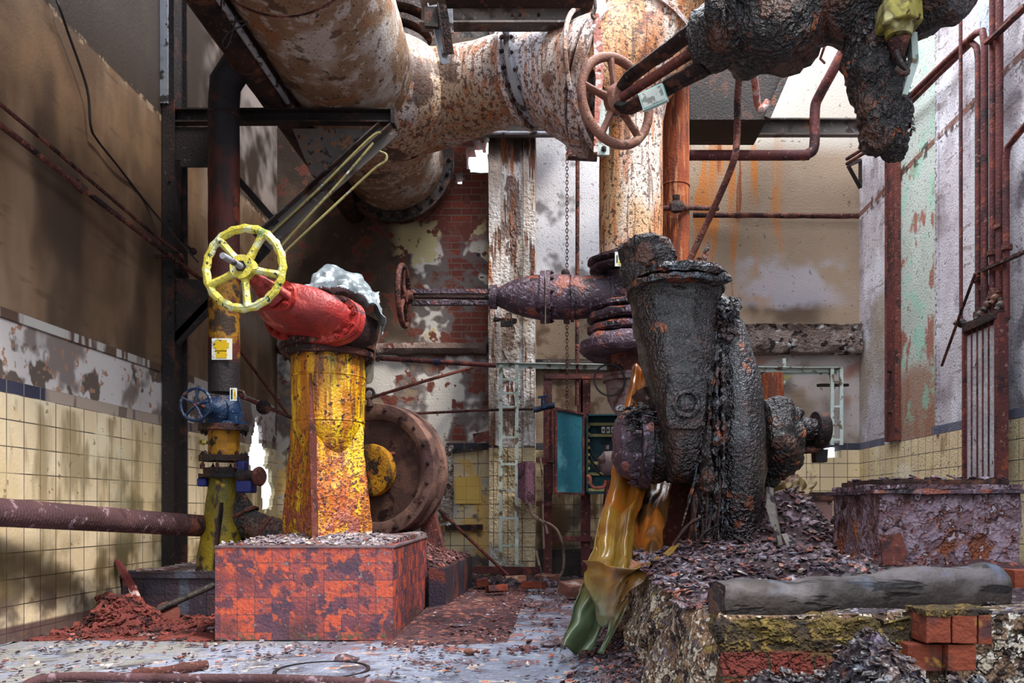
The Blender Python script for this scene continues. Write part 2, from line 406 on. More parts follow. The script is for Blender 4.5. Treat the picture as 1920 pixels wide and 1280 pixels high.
M['grey_wood'] = W('grey_wood', [(120,110,104),(86,76,72)], [L((50,42,42), 18, .54, .6, st=(1,1,.12), h=-.5)], bump=.6, rough=.8)
M['plastic_grey'] = W('plastic_grey', [(150,160,166),(128,138,144)], [L((184,196,204), 5, .55, .66, a=.8), L((98,106,110), 4, .58, .66, a=.6)], bump=.12, rough=.3, spec=.6, coat=.2, trans=.12)
M['plastic_drop'] = W('plastic_drop', [(150,146,130),(132,128,116)], bump=.1, rough=.4, alpha=.55)
M['sheet'] = W('sheet', [(142,108,40),(122,92,40)], [
    L((160,84,22), 2.6, .35, .55, gate=[('z',.62,None,.12,.1)]), L((180,122,42), 4, .57, .66, st=(1,1,.3), a=.8),
    L((84,96,68), 3, .2, .4, gate=[('z',None,.36,.12,.1)]), L((150,160,140), 6, .56, .66, gate=[('z',None,.3,.1)]),
    L((96,56,20), 3, .55, .66, st=(1,1,.4), a=.7)], bump=.25, bs=14, rough=.3, spec=.6, coat=.25, trans=.08)
M['sheet_brown'] = W('sheet_brown', [(112,70,30),(84,56,34)], [L((170,96,36), 3, .52, .62, st=(1,1,.4)), L((48,36,30), 4, .55, .64), L((150,110,96), 6, .6, .68)], bump=.3, bs=14, rough=.32, spec=.6, coat=.2)
M['tarp'] = W('tarp', [(128,108,70),(108,92,60)], [L((90,56,36), 3, .55, .6), L((150,132,96), 5, .58, .66)], bump=.3, rough=.6)
M['purple_box'] = W('purple_box', [(122,84,96),(100,64,76)], [L((72,46,54), 8, .56, .62), L((160,136,148), 40, .56, .66, a=.7)], bump=.5, bs=70)
M['grey_motor'] = W('grey_motor', [(142,122,124),(112,92,92)], [L((84,54,50), 7, .54, .62)], bump=.3, rough=.55)
M['guard_grey'] = W('guard_grey', [(176,170,174),(150,144,148)], [L((196,192,196), 50, .55, .65, a=.7), L((84,66,64), 12, .62, .68)], bump=.3)
M['metal_box'] = W('metal_box', [(112,88,96),(88,66,72)], [
    L((142,122,136), 9, .52, .6, a=.8, h=.3), L((58,38,38), 6, .54, .6, h=-.4), L((186,110,56), 9, .63, .67, st=(1,1,.3), a=.85), L((170,92,52), 28, .52, .6, a=.8, gate=[('z',None,.78,.1,.1)]), L((66,44,46), 28, .56, .62, h=-.4), L((150,130,142), 16, .54, .6, a=.7),
    L((130,70,44), 5, .5, .6, gate=[('z',None,.6,.07,.06)]), L((190,176,190), 36, .62, .7, a=.6)], bump=1.0, bs=30, dist=.03, rough=.65)
M['speckled'] = W('speckled', [(170,140,134),(150,110,106)], [L((150,48,48), 6, .54, .58, st=(1,1,.5)), L((70,64,46), 16, .6, .64), L((84,46,44), 5, .6, .66)], bump=.3)
M['clay_brick'] = W('clay_brick', [(130,62,40),(104,48,36)], [L((90,48,40), 7, .56, .64), L((186,140,60), 12, .62, .68, a=.7), L((70,44,44), 3, .6, .68)], bump=.4, bs=40)
M['pale_brick'] = W('pale_brick', [(180,130,100),(150,96,76)], [L((206,184,160), 6, .54, .62), L((90,60,54), 8, .58, .64)], bump=.5)
M['debris_rock'] = W('debris_rock', [(128,84,70),(96,64,58)], [L((170,150,140), 6, .54, .62)], bump=.6)
M['flake'] = W('flake', [(84,60,62),(58,44,50)], [L((120,108,122), 28, .53, .6, a=.8), L((166,96,74), 17, .57, .63), L((46,36,40), 12, .55, .6), L((180,150,136), 50, .62, .68, a=.8)], bump=.5, bs=60, rough=.6, spec=.45)
M['flake_red'] = W('flake_red', [(112,74,72),(84,56,58)], [L((176,106,88), 20, .54, .62), L((74,40,40), 14, .55, .62), L((170,150,150), 26, .62, .68, a=.8)], bump=.5, bs=60)
M['flake_pale'] = W('flake_pale', [(150,140,150),(100,92,104)], [L((214,196,176), 15, .54, .6), L((70,62,70), 12, .55, .6), L((150,80,60), 9, .62, .66)], bump=.4, bs=60)
M['mound'] = W('mound', [(70,50,50),(52,40,42)], [L((120,100,110), 14, .52, .62), L((130,66,46), 9, .58, .66), L((34,28,30), 8, .55, .62)], bump=1.2, bs=30, dist=.04)
M['mound_red'] = W('mound_red', [(96,64,64),(72,50,54)], [L((160,96,80), 14, .54, .62), L((60,38,40), 8, .55, .62)], bump=1.2, bs=30, dist=.04)
M['rubble'] = W('rubble', [(62,50,56),(44,38,44)], [L((98,88,108), 9, .52, .62, a=.8), L((34,28,32), 6, .55, .62), L((120,72,60), 16, .6, .68)], bump=1.2, bs=26, dist=.05, rough=.6)
M['pile_red'] = W('pile_red', [(132,66,58),(104,50,46)], [L((186,100,84), 8, .54, .62), L((64,34,34), 9, .54, .6, h=-.6)], bump=1.0, bs=24, dist=.04)
M['concrete_lump'] = W('concrete_lump', [(140,110,84),(110,84,66)], [
    L((58,44,40), 5.6, .52, .6, h=-.5), L((190,172,150), 16, .52, .58, h=.4), L((160,98,60), 9, .6, .66), L((216,204,186), 50, .55, .62), L((130,112,56), 9, .62, .67), L((60,44,40), 28, .56, .62),
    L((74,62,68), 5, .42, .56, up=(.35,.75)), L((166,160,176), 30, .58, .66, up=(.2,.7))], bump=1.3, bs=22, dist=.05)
M['moss_wall'] = W('moss_wall', [(80,64,38),(58,46,32)], [
    L((122,98,48), 28, .5, .6, h=.5), L((50,40,34), 6, .54, .62, h=-.3),
    L((122,50,38), 5, .2, .3, kind='tile', col2=(88,42,36), grout=(60,50,34), w=.145, hh=.13, mortar=.004, h=.4, gate=[('z',.15,.335,.008,.006)], du=.03),
    L((96,76,42), 7, .52, .6, gate=[('z',.12,.34,.02)], a=.85), L((48,36,34), 5, .3, .5, gate=[('z',None,.17,.03,.03)])], bump=1.0, bs=40, dist=.03)
def red_tiles(name, cols, dirt, grout=(84,58,60), w=.099):
    return W(name, [(150,70,50),(130,60,50)], [
        L(cols[0], 5, -1, -1, kind='tile', col2=cols[1], grout=grout, w=w, hh=w, mortar=.0022, h=.4, dv=-.045, du=.02),
        L(dirt, 9.5, .48, .58, a=.85), L((96,54,62), 3.2, .54, .64, a=.65), L(cols[2], 16, .56, .62, a=.8), L((60,50,66), 28, .58, .66, a=.7),
        L((74,50,54), 4, .42, .56, gate=[('z',None,.1,.05,.04)], a=.8), L((150,130,126), 30, .64, .7, a=.6),
        L((80,80,60), 14, .5, .6, gate=[('z',None,.03,.02,.02)])], bump=.35, bs=60, rough=.5, spec=.5)
M['red_tiles'] = red_tiles('red_tiles', [(200,84,52),(84,58,76),(196,90,56)], (70,52,68), w=.0995)
M['red_tiles'].node_tree  # front and side faces share one kind of tile
M['dark_tiles'] = W('dark_tiles', [(60,44,46),(44,36,42)], [
    L((66,50,56), 5, -1, -1, kind='tile', col2=(46,44,58), grout=(30,26,28), w=.15, hh=.15, mortar=.003, h=.4),
    L((120,60,44), 4, .57, .64, a=.7), L((90,100,116), 6, .58, .68, a=.5, st=(1,1,.4))], bump=.35, bs=60, rough=.45, spec=.5)
M['dusty_top'] = W('dusty_top', [(142,124,122),(110,94,96)], [L((176,166,170), 9, .52, .62), L((120,66,54), 6, .56, .64), L((70,58,60), 14, .56, .62, h=-.4)], bump=1.0, bs=40, dist=.03)
# --- room surfaces
CREAM = dict(kind='tile', col2=(214,192,156), grout=(66,62,62), w=.15, hh=.15, mortar=.0036, h=.4)
def zz(a, b, s=.004, *k): return [('z', a, b, s)+tuple(k)]
M['wall_left'] = W('wall_left_paint', [(120,94,70),(98,76,58)], [
    L((140,114,90), 1.3, .5, .68, st=(1,1.6,.7)), L((66,52,42), 1.1, .52, .66, st=(1,1,.7), a=.8), L((74,58,46), 7, .58, .7, st=(1,.5,2.5), a=.5),
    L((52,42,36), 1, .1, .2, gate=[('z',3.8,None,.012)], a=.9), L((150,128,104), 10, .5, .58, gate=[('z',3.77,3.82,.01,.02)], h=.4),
    L((176,160,150), 1.4, .42, .58, gate=[('y',7.2,None,.2),('z',2.5,None,.2)], a=.8),  # far upper wall: daylight falling there is put into the paler colour
    # band of bare plaster under the painted field
    L((126,114,108), 3, .1, .2, gate=zz(1.475,1.835,.006)), L((198,190,186), 2.4, .44, .52, gate=zz(1.475,1.83,.006), h=.3), L((96,84,76), 3.4, .55, .6, gate=zz(1.475,1.83,.006)),
    L((160,120,96), 14, .6, .64, gate=zz(1.475,1.83,.006)),
    L((92,70,58), 3, .1, .2, gate=zz(1.815,1.875,.004,.004)), L((182,176,170), 3.2, .5, .54, gate=zz(1.815,1.875,.004,.004), st=(1,1,.1)),
    # dark border tiles, mostly fallen
    L((66,66,84), 2.2, -1, -1, kind='tile', col2=(44,46,66), grout=(150,140,130), w=.15, hh=.5, mortar=.003, h=.3, gate=zz(1.405,1.478,.003)),
    L((166,150,136), 1.6, .40, .44, gate=[('y',4.95,None,.01),('z',1.40,1.478,.003)], st=(1,1,.1)), L((120,102,92), 4, .52, .56, gate=[('y',4.95,None,.01),('z',1.40,1.478,.003)], st=(1,1,.3)),
    # cream tiles
    L((226,208,174), 5, -1, -1, gate=zz(None,1.405,.003), dv=.095, du=.0, **CREAM),
    L((200,178,136), 1.4, .46, .62, gate=zz(None,1.405,.003), a=.7), L((226,214,184), 2, .56, .66, gate=zz(None,1.405,.003), a=.7),
    L((128,110,74), 2.2, .5, .64, st=(1,2,.5), gate=zz(None,1.38,.02), a=.7),
    L((86,70,40), 2.2, .36, .56, gate=[('z',.2,.56,.09,.05)], a=.85), L((84,80,54), 2, .46, .6, gate=[('y',5.6,None,.5),('z',None,1.1,.3)], a=.75),
    L((58,44,48), 4, .44, .6, gate=[('z',None,.26,.08,.06)], a=.8), L((74,52,56), 3, .1, .2, gate=[('z',None,.09,.01)], a=.9),
    L((110,92,56), 16, .65, .7, gate=zz(None,1.4,.01), a=.7)], bump=.16, bs=50, rough=.6)
M['wall_back'] = W('wall_back_plaster', [(142,122,104),(116,98,84)], [
    L((172,156,142), 1.2, .5, .66), L((92,74,60), 1.5, .54, .66, a=.85), L((120,98,78), 9, .54, .66, st=(.25,1,3), a=.4),
    # left bay: bare brick and flaking plaster
    L((130,60,44), 3, -1, -1, kind='tile', col2=(96,50,44), grout=(112,98,86), w=.22, hh=.075, mortar=.006, h=.6, off=.5, gate=[('x',-1.45,-.78,.08,.18),('z',1.5,None,.02)]),
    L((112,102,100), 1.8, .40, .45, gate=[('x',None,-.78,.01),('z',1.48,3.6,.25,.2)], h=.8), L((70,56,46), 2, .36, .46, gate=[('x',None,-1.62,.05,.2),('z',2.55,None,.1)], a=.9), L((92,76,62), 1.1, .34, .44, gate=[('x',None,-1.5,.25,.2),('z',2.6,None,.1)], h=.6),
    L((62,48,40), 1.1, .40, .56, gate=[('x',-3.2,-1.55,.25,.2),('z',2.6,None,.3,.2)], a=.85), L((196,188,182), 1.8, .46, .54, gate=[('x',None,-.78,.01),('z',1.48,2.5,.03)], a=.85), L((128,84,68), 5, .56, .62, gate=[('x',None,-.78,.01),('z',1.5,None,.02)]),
    L((206,200,192), 2.4, .50, .54, gate=[('x',None,-.78,.01),('z',1.48,2.6,.1)], h=.5), L((206,200,192), 2.4, .49, .53, gate=[('x',-1.6,-.78,.05,.2),('z',2.6,3.7,.1)], h=.5), L((196,182,138), 1.6, .54, .57, gate=[('x',-1.8,-.78,.1),('z',2.6,3.9,.1)], h=.5),
    L((110,60,50), 7, .58, .62, gate=[('x',None,-.78,.01),('z',1.5,None,.02)]),
    L((60,50,46), 1, .1, .2, gate=[('x',None,-.78,.01),('z',2.47,2.55,.01,.015)], a=.8),
    # middle bay: pale and mouldy
    L((206,206,212), 1, .1, .2, gate=[('x',-.3,.5,.02),('z',3.3,None,.05)], a=.95), L((84,78,80), 1.6, .52, .62, gate=[('x',-.3,.5,.02),('z',3.3,None,.1)], a=.85), L((150,144,142), 26, .6, .68, gate=[('x',-.3,.5,.02)], a=.6),
    L((120,104,86), 1, .1, .2, gate=[('x',-.3,1.2,.02),('z',1.4,3.28,.03)], a=.7), L((84,64,50), 2, .52, .6, gate=[('x',-.3,1.2,.02),('z',1.4,3.3,.1)]),
    # right bay: tan paint, rust runs, dark water stain; daylight on its top painted pale
    L((156,134,112), 1, .1, .2, gate=[('x',1.3,None,.02),('z',2.75,None,.02)], a=.8), L((186,178,166), 1, .1, .2, gate=[('x',1.4,None,.3),('z',4.7,None,.12)], a=.9),
    L((184,110,40), 5, .52, .62, st=(1,1,.05), gate=[('x',1.35,2.4,.1),('z',3.0,4.8,.2)], a=.85), L((128,62,24), 9, .6, .66, st=(1,1,.04), gate=[('x',1.35,2.2,.1),('z',3.0,4.8,.1)], a=.9),
    L((76,58,44), 1.2, .42, .58, gate=[('x',1.3,2.9,.2),('z',2.72,3.15,.15,.15)], a=.9), L((170,164,172), 1.4, .40, .5, gate=[('x',1.9,3.1,.3),('z',3.0,3.5,.08,.25)], a=.7), L((150,108,52), 2, .5, .6, gate=[('x',1.3,2.3,.1),('z',2.85,3.15,.08,.1)], a=.6),
    L((184,172,168), 1.5, .36, .5, gate=[('x',1.3,None,.05),('z',1.45,2.45,.03)], a=.85), L((104,78,60), 1.6, .5, .58, gate=[('x',1.2,2.7,.2),('z',1.5,2.45,.1)], a=.9), L((150,84,60), 1.2, .54, .62, gate=[('x',1.3,None,.2),('z',1.45,2.45,.1)], a=.7),
    L((110,74,42), 3, .4, .5, st=(1,1,.1), gate=[('x',1.1,1.9,.05),('z',1.5,2.5,.05)], a=.8),
    # tiles
    L((48,46,54), 2.2, -1, -1, kind='tile', col2=(60,60,72), grout=(120,110,100), w=.15, hh=.5, mortar=.003, h=.3, gate=zz(1.405,1.478,.003)),
    L((222,198,156), 5, -1, -1, gate=zz(None,1.405,.003), dv=.095, **CREAM),
    L((226,172,64), 1.3, .52, .53, gate=[('x',None,-.8,.01),('z',None,1.3,.01)], a=.6),
    L((112,98,92), 2.0, .5, .55, gate=[('x',None,-.3,.01),('z',None,1.405,.01)], h=.5), L((190,180,168), 3, .56, .6, gate=[('x',None,-.3,.01),('z',None,1.5,.01)]),
    L((52,42,38), 2, .36, .56, gate=[('x',-.3,1.25,.1),('z',None,1.6,.2)], a=.9), L((94,70,44), 4, .54, .64, st=(1,1,.3), gate=zz(None,1.4,.01), a=.8),
    L((60,44,40), 3, .4, .56, gate=[('z',None,.3,.12,.1)], a=.8), L((90,70,58), 18, .64, .69, a=.6)], bump=.25, bs=40, dist=.02, rough=.75)
M['wall_right'] = W('wall_right_paint', [(196,190,196),(172,164,172)], [
    L((214,212,220), 1.6, .5, .64, st=(1,1,.7)), L((142,130,134), 2.2, .55, .66, a=.8), L((120,104,96), 7, .6, .68, st=(1,.4,2), a=.6),
    L((160,146,128), 1.4, .45, .6, gate=[('y',8.3,None,.05),('z',None,3.4,.5)], a=.8),
    # green painted panel between the uprights
    L((176,188,176), 1, .1, .2, gate=[('y',7.15,7.97,.006)], a=.8), L((146,78,62), 2.2, .53, .59, st=(1,1.4,.9), gate=[('y',7.2,7.93,.03),('z',1.3,4.0,.1)], a=.85),
    L((150,110,90), 1.2, .1, .3, gate=[('y',7.16,7.96,.01),('z',1.3,2.05,.12,.15)], a=.85), L((140,196,172), 3, .54, .62, gate=[('y',7.2,7.97,.01),('z',1.6,None,.1)], a=.6),
    L((110,96,92), 30, .5, .56, gate=[('y',7.12,7.16,.006,.006)], h=-.4), L((196,204,206), 2, .1, .2, gate=[('y',6.2,6.55,.01)], a=.5),
    L((120,118,128), 1.4, .46, .58, gate=[('y',None,6.0,.1)], a=.9), L((84,76,80), 3, .5, .58, gate=[('y',None,5.9,.1)], a=.8),
    L((116,72,58), 5, .3, .45, gate=[('z',3.95,4.01,.006,.006)], a=.9, h=.4), L((60,46,42), 9, .52, .58, gate=[('z',3.9,4.04,.02,.02)], a=.9),
    L((84,86,104), 2.2, -1, -1, kind='tile', col2=(110,112,130), grout=(150,140,130), w=.3, hh=.5, mortar=.003, h=.3, gate=[('z',1.405,1.478,.003),('y',None,7.25,.01)]),
    L((84,86,104), 2.2, -1, -1, kind='tile', col2=(110,112,130), grout=(150,140,130), w=.3, hh=.5, mortar=.003, h=.3, gate=[('z',1.405,1.478,.003),('y',8.3,None,.01)]),
    L((222,202,156), 5, -1, -1, gate=zz(None,1.405,.003), dv=.095, **CREAM),
    L((236,228,204), 2, .5, .62, gate=zz(None,1.405,.003), a=.6), L((150,120,80), 3, .57, .66, st=(1,1,.4), gate=zz(None,1.4,.01), a=.8),
    L((70,60,60), 3, .42, .56, gate=[('z',None,.4,.12,.1)], a=.8), L((90,74,66), 30, .63, .67, a=.7)], bump=.35, bs=40, dist=.02, rough=.6)
M['pilaster'] = W('pilaster_plaster', [(190,176,164),(166,148,132)], [
    L((222,220,220), 5, .46, .58, st=(1,1,.12)), L((110,74,58), 9, .56, .61, st=(1,1,.1), h=-.4), L((120,100,94), 8, .5, .58, st=(1,1,.4), gate=[('x',-.62,-.42,.03,.03)], h=-.8),
    L((44,32,28), 2, .3, .5, gate=[('z',4.45,None,.18,.15)], a=.95), L((104,84,68), 3, .48, .6, gate=[('z',1.5,2.9,.2)], a=.7), L((160,98,60), 6, .55, .62, st=(1,1,.1)),
    L((222,198,156), 5, -1, -1, gate=zz(None,1.405,.003), dv=.095, **CREAM), L((230,190,110), 2, .54, .6, gate=zz(None,1.4,.003), a=.7),
    L((48,40,38), 2.4, .5, .62, gate=zz(None,1.42,.01), a=.85), L((186,180,172), 2, .54, .6, gate=[('z',None,.7,.1)])], bump=.7, bs=34, dist=.04, rough=.8)
M['floor'] = W('floor_concrete', [(138,143,160),(112,117,134)], [
    L((182,188,202), 2.6, .52, .66, a=.9), L((92,94,110), 1.8, .48, .62, a=.85), L((74,76,90), 5, .52, .62, a=.7), L((58,50,56), 7, .6, .68, a=.8),
    L((104,76,80), 2.4, .44, .58, gate=[('y',4.6,None,.4,.35),('x',-1.2,1.6,.3,.2)], a=.85), L((168,96,76), 5, .57, .64, gate=[('y',4.2,7,.5,.3),('x',-1.2,.6,.2,.2)], a=.85),
    L((84,72,80), 3, .44, .58, gate=[('y',5.2,None,.4,.3)], a=.8), L((190,180,168), 12, .58, .64, a=.8), L((176,96,70), 9, .64, .67, a=.9),
    L((150,146,136), 1.6, .4, .55, gate=[('x',None,-1.6,.4,.3),('y',None,5.2,.4)], a=.7)], bump=.9, bs=30, dist=.03, rough=.6, spec=.45)
M['ceiling'] = W('ceiling_board', [(70,58,50),(54,46,42)], bump=.3)
M['outside'] = W('outside_wall', [(150,140,130),(130,120,112)])
SKY = 1.25; EXPO = 0.85
# ---------------------------------------------------------------- the setting
XL, XR, YB, ZT = -3.1, 3.28, 9.0, 7.2
def wallgrid(name, o, u, v, nu, nv, cell, mat, keep=None, n=(0,0,0), th=.25, bumpamp=0.0):
    o = Vector(o); u = Vector(u); v = Vector(v); n = Vector(n)
    bm = bmesh.new(); g = {}
    def vert(i, j):
        if (i, j) not in g:
            p = o+u*i*cell+v*j*cell
            if keep: p = p+u*noise.noise(p*9)*.02+v*noise.noise(p*9+V(5,5,5))*.02
            if bumpamp: p = p+n*noise.fractal(p*2.2, 1, 2, 3)*bumpamp
            g[i, j] = bm.verts.new(p)
        return g[i, j]
    for i in range(nu):
        for j in range(nv):
            c = o+u*(i+.5)*cell+v*(j+.5)*cell
            if keep and not keep(c): continue
            bm.faces.new((vert(i,j), vert(i+1,j), vert(i+1,j+1), vert(i,j+1)))
    me = bpy.data.meshes.new(name); bm.to_mesh(me); bm.free(); me.materials.append(mat)
    ob = bpy.data.objects.new(name, me); COL.objects.link(ob); ob['kind'] = 'structure'; TL[name] = V(0,0,0)
    q = ob.modifiers.new('thick', 'SOLIDIFY'); q.thickness = th; q.offset = 1 if False else -1
    return ob
def blob(c, y0, z0, ry, rz, ax=1):
    d = sqrt(((c[ax]-y0)/ry)**2+((c.z-z0)/rz)**2)
    return d+noise.noise(c*7)*.45+noise.noise(c*16)*.2 < 1
holesL = [(8.45, 1.30, .26, .30), (8.70, .95, .2, .24), (8.40,1.62,.06,.08)]
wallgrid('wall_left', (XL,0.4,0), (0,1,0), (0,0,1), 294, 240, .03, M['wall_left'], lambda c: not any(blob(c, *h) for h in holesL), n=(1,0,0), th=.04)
hb = [((895-VX)/171.1, CZ+(955-298)/171.1, .13, .17), ((915-VX)/171.1, CZ+(955-262)/171.1, .07, .07), ((863-VX)/171.1, CZ+(955-333)/171.1, .07, .07),
      ((893-VX)/171.1, CZ+(955-268)/171.1, .05, .05), ((897-VX)/171.1, CZ+(955-478)/171.1, .035, .035)]
def keepB(c):
    for h in hb:
        if h[2] < .06:
            if abs(c.x-h[0]) < h[2] and abs(c.z-h[1]) < h[3]: return False
        elif blob(c, *h, ax=0): return False
    if 2.88 < c.x < 3.1 and 1.31 < c.z < 1.43+noise.noise(c*11)*.05: return False
    return True
wb = wallgrid('wall_back', (XL-.05,YB,0), (1,0,0), (0,0,1), 161, 180, .04, M['wall_back'], keepB, n=(0,-1,0))
wr = wallgrid('wall_right', (XR,0.4,0), (0,1,0), (0,0,1), 87, 66, .1, M['wall_right'], None, n=(-1,0,0))
for o_, off in (('wall_left', -1), ('wall_back', -1), ('wall_right', 1)):
    bpy.data.objects[o_].modifiers['thick'].offset = off
# floor
fl = MB(); nx, ny = 110, 130
x0, x1, y0, y1 = XL-.2, XR+.2, 0.4, 9.2
vs = []
for j in range(ny+1):
    for i in range(nx+1):
        p = V(x0+(x1-x0)*i/nx, y0+(y1-y0)*j/ny, 0); p.z = noise.fractal(p*1.7, 1, 2, 4)*.012+noise.noise(p*9)*.004-.006; vs.append(p)
fl.add(vs, [(j*(nx+1)+i, j*(nx+1)+i+1, (j+1)*(nx+1)+i+1, (j+1)*(nx+1)+i) for j in range(ny) for i in range(nx)])
put(fl, 'floor', M['floor'], kind='structure', origin=(0,0,0))
# roof slab over the left side and the front; the rest is a broken skylight
ce = MB(); ce.bb(XL-.3, -1.15, 0.4, 9.3, ZT, ZT+.2)
put(ce, 'ceiling', M['ceiling'], kind='structure', smooth=False, origin=(0,0,0))
# pilaster on the back wall
X0, X1 = P(917,0,8.65).x, P(1003,0,8.65).x
pl = MB(); pl.bb(X0, X1, 8.65, 9.02, 0, ZT)
pl.bb(X0, X0+.13, 8.60, 8.66, 1.42, 4.6); pl.bb(X1-.12, X1, 8.62, 8.66, 1.42, 4.6)
put(pl, 'trim_1', M['pilaster'], kind='structure', rough=(.012, 6), sub=12, origin=(0,0,0))
# cornice across the right bay of the back wall, with a broken edge
co = MB(); pr = [(9.02,2.44),(8.86,2.45),(8.82,2.52),(8.84,2.68),(8.80,2.74),(9.02,2.76)]
xs = [1.25+i*.05 for i in range(41)]
co.rings([[V(x, y, z) for y, z in pr] for x in xs])
put(co, 'trim_2', W('cornice', [(138,120,112),(110,88,78)], [L((72,52,44), 3, .5, .6, gate=[('x',None,2.3,.3)]), L((196,190,190), 5, .54, .62), L((50,42,42), 12, .55, .6, h=-.5)], bump=1, bs=30, dist=.04), kind='structure', rough=(.03, 7), origin=(0,0,0))
co = MB(); co.rings([[V(x, y, z) for y, z in [(9.02,2.44),(8.93,2.45),(8.90,2.5),(8.92,2.56),(9.02,2.58)]] for x in [XL+.05+i*.05 for i in range(46)]])
put(co, 'trim_3', W('ledge', [(118,100,92),(88,70,64)], [L((176,160,150), 4, .54, .6), L((90,44,40), 3, .55, .62, gate=[('x',-2,None,.2)])], bump=.8), kind='structure', rough=(.02, 7), origin=(0,0,0))
co = MB(); co.bb(-.28, 1.25, 8.9, 9.02, 2.30, 2.38)
put(co, 'trim_4', M['old_steel'], kind='structure', rough=(.01, 9), sub=6, origin=(0,0,0))
# corner post strip of the right wall and the two uprights of the painted panel
co = MB(); co.bb(XR-.015, XR+.01, 7.10, 7.15, 1.4, ZT)
put(co, 'trim_5', M['wall_right'], kind='structure', origin=(0,0,0))
co = MB(); co.bb(XL-.01, XL+.012, .4, 6.35, 1.817, 1.872); 
put(co, 'trim_6', M['wall_left'], kind='structure', origin=(0,0,0))
co = MB(); co.bb(XR-.04, XR+.01, 6.2, 6.34, 1.48, ZT)
put(co, 'trim_7', W('pale_post', [(196,204,212),(170,176,186)], [L((120,120,128), 20, .56, .62)]), kind='structure', origin=(0,0,0))
# ================================================================ LEFT SIDE
def handwheel(parent, c, n, R, r, mat, spokes=5, hub=.045, hubmat=None, a0=0.0, lobes=0, la=0, ell=1.0, sr=.013, names=('rim','spoke','hub'), taper=1.5):
    c = Vector(c); n = Vector(n).normalized(); u, v = frame(n)
    b = MB(); b.torus(c, n, R-r, r, 60, 10, ell, lobes, la); parent = put(b, 'handwheel', mat, parent)
    for i in range(spokes):
        a = a0+2*pi*i/spokes; e = u*cos(a)+v*sin(a)
        b = MB(); b.tube([c+e*hub*.7, c+e*(R*.5), c+e*(R-r)], [sr*taper, sr*1.05, sr*1.25], 10, step=.05, ell=(1, .8)); put(b, names[1], mat, parent)
    b = MB(); b.lathe(c-n*hub*.55, n, [(0,hub*.6),(0,hub),(hub*1.1,hub),(hub*1.1,hub*.6)], 24); put(b, names[2], hubmat or mat, parent)

# --- steel column against the left wall
t = thing('steel_column', 'riveted dark steel column standing against the tan and cream tiled wall, full height', 'column', (-3.06,6.5,0))
b = MB(); b.bb(-3.09,-3.0,6.38,6.40,0,7.0); put(b, 'flange', M['dark_steel'], t, rough=(.004,9), sub=3)
b = MB(); b.bb(-3.09,-3.0,6.60,6.62,0,7.0); put(b, 'flange', M['dark_steel'], t)
b = MB(); b.bb(-3.05,-3.035,6.40,6.60,0,7.0); put(b, 'web', M['dark_steel'], t)
b = MB(); b.bb(-3.115,-3.04,6.365,6.38,3.9,7.0); put(b, 'lit_steel_strip', M['light_steel'], t, label='pale strip standing for light on the upper shaft')  # pale steel stands in for light on the column's upper end
for z in (2.0,2.14,2.28,2.42,2.56,3.0,3.3): bolt_at(t, P(322,0,6.38)*1+V(0,0,0) if False else V(-3.03,6.38,z), (0,-1,0), .012, .01, M['dark_steel'], 'rivet')

# --- bracket that carries the big pipe
t = thing('steel_bracket', 'triangular steel wall bracket carrying the big rusty pipe, with gusset plates and diagonal brace', 'bracket', (-2.2,6.5,2.05))
zt = P(0,213,6.5).z; zb = P(0,239,6.5).z; xr = P(741,0,6.5).x
b = MB(); b.bb(-3.05, xr, 6.46, 6.475, zb, zt); b.bb(-3.05, xr, 6.40, 6.475, zt-.012, zt); b.bb(-3.05, xr, 6.40, 6.475, zb, zb+.012); b.bb(xr-.012, xr+.02, 6.38, 6.475, zb-.02, zt)
put(b, 'beam', M['dark_steel'], t, rough=(.004,8), sub=2)
for px in (690, 706, 722, 600, 480): bolt_at(t, P(px,228,6.46), (0,-1,0), .013, .012, M['rust_dark'], 'rivet')
def plate(pts, Y, th, nm, mat, par, **k):
    b = MB(); b.prism([P(x, y, Y) for x, y in pts], (0, th, 0)); return put(b, nm, mat, par, **k)
plate([(318,238),(394,238),(394,313),(338,313),(338,300),(318,300)], 6.43, .012, 'gusset_plate', M['dark_steel'], t)
plate([(548,241),(738,241),(612,358),(585,330)], 6.47, .012, 'gusset_plate', W('speckled_steel', [(96,88,84),(74,68,66)], [L((126,84,54), 28, .56, .62), L((46,36,32), 16, .56, .62)], rough=.6), t)
plate([(320,520),(392,526),(392,572),(330,640),(318,640)], 6.43, .012, 'gusset_plate', M['dark_steel'], t)
b = MB(); b.angle(P(741,246,6.42), P(500,462,6.42), .075, .01, (0,1,0)); b.angle(P(722,240,6.48), P(486,452,6.48), .07, .01, (0,1,0)); put(b, 'brace', M['grey_beam'], t, label='angle-steel brace, its lit upper end coloured grey')  # light on the upper end is put into the grey steel
b = MB(); b.bar(P(500,462,6.44), P(328,640,6.44), .09, .02, (0,1,0)); put(b, 'brace', M['dark_steel'], t)  # unlit lower end of the same brace, coloured darker
b = MB(); b.bar(P(445,335,6.46), P(524,425,6.46), .05, .02, (0,1,0)); put(b, 'strut', M['dark_steel'], t)
b = MB(); b.bar(P(338,598,6.5), P(392,548,6.5), .03, .05, (0,1,0)); put(b, 'edge_angle', M['rust_dark'], t)

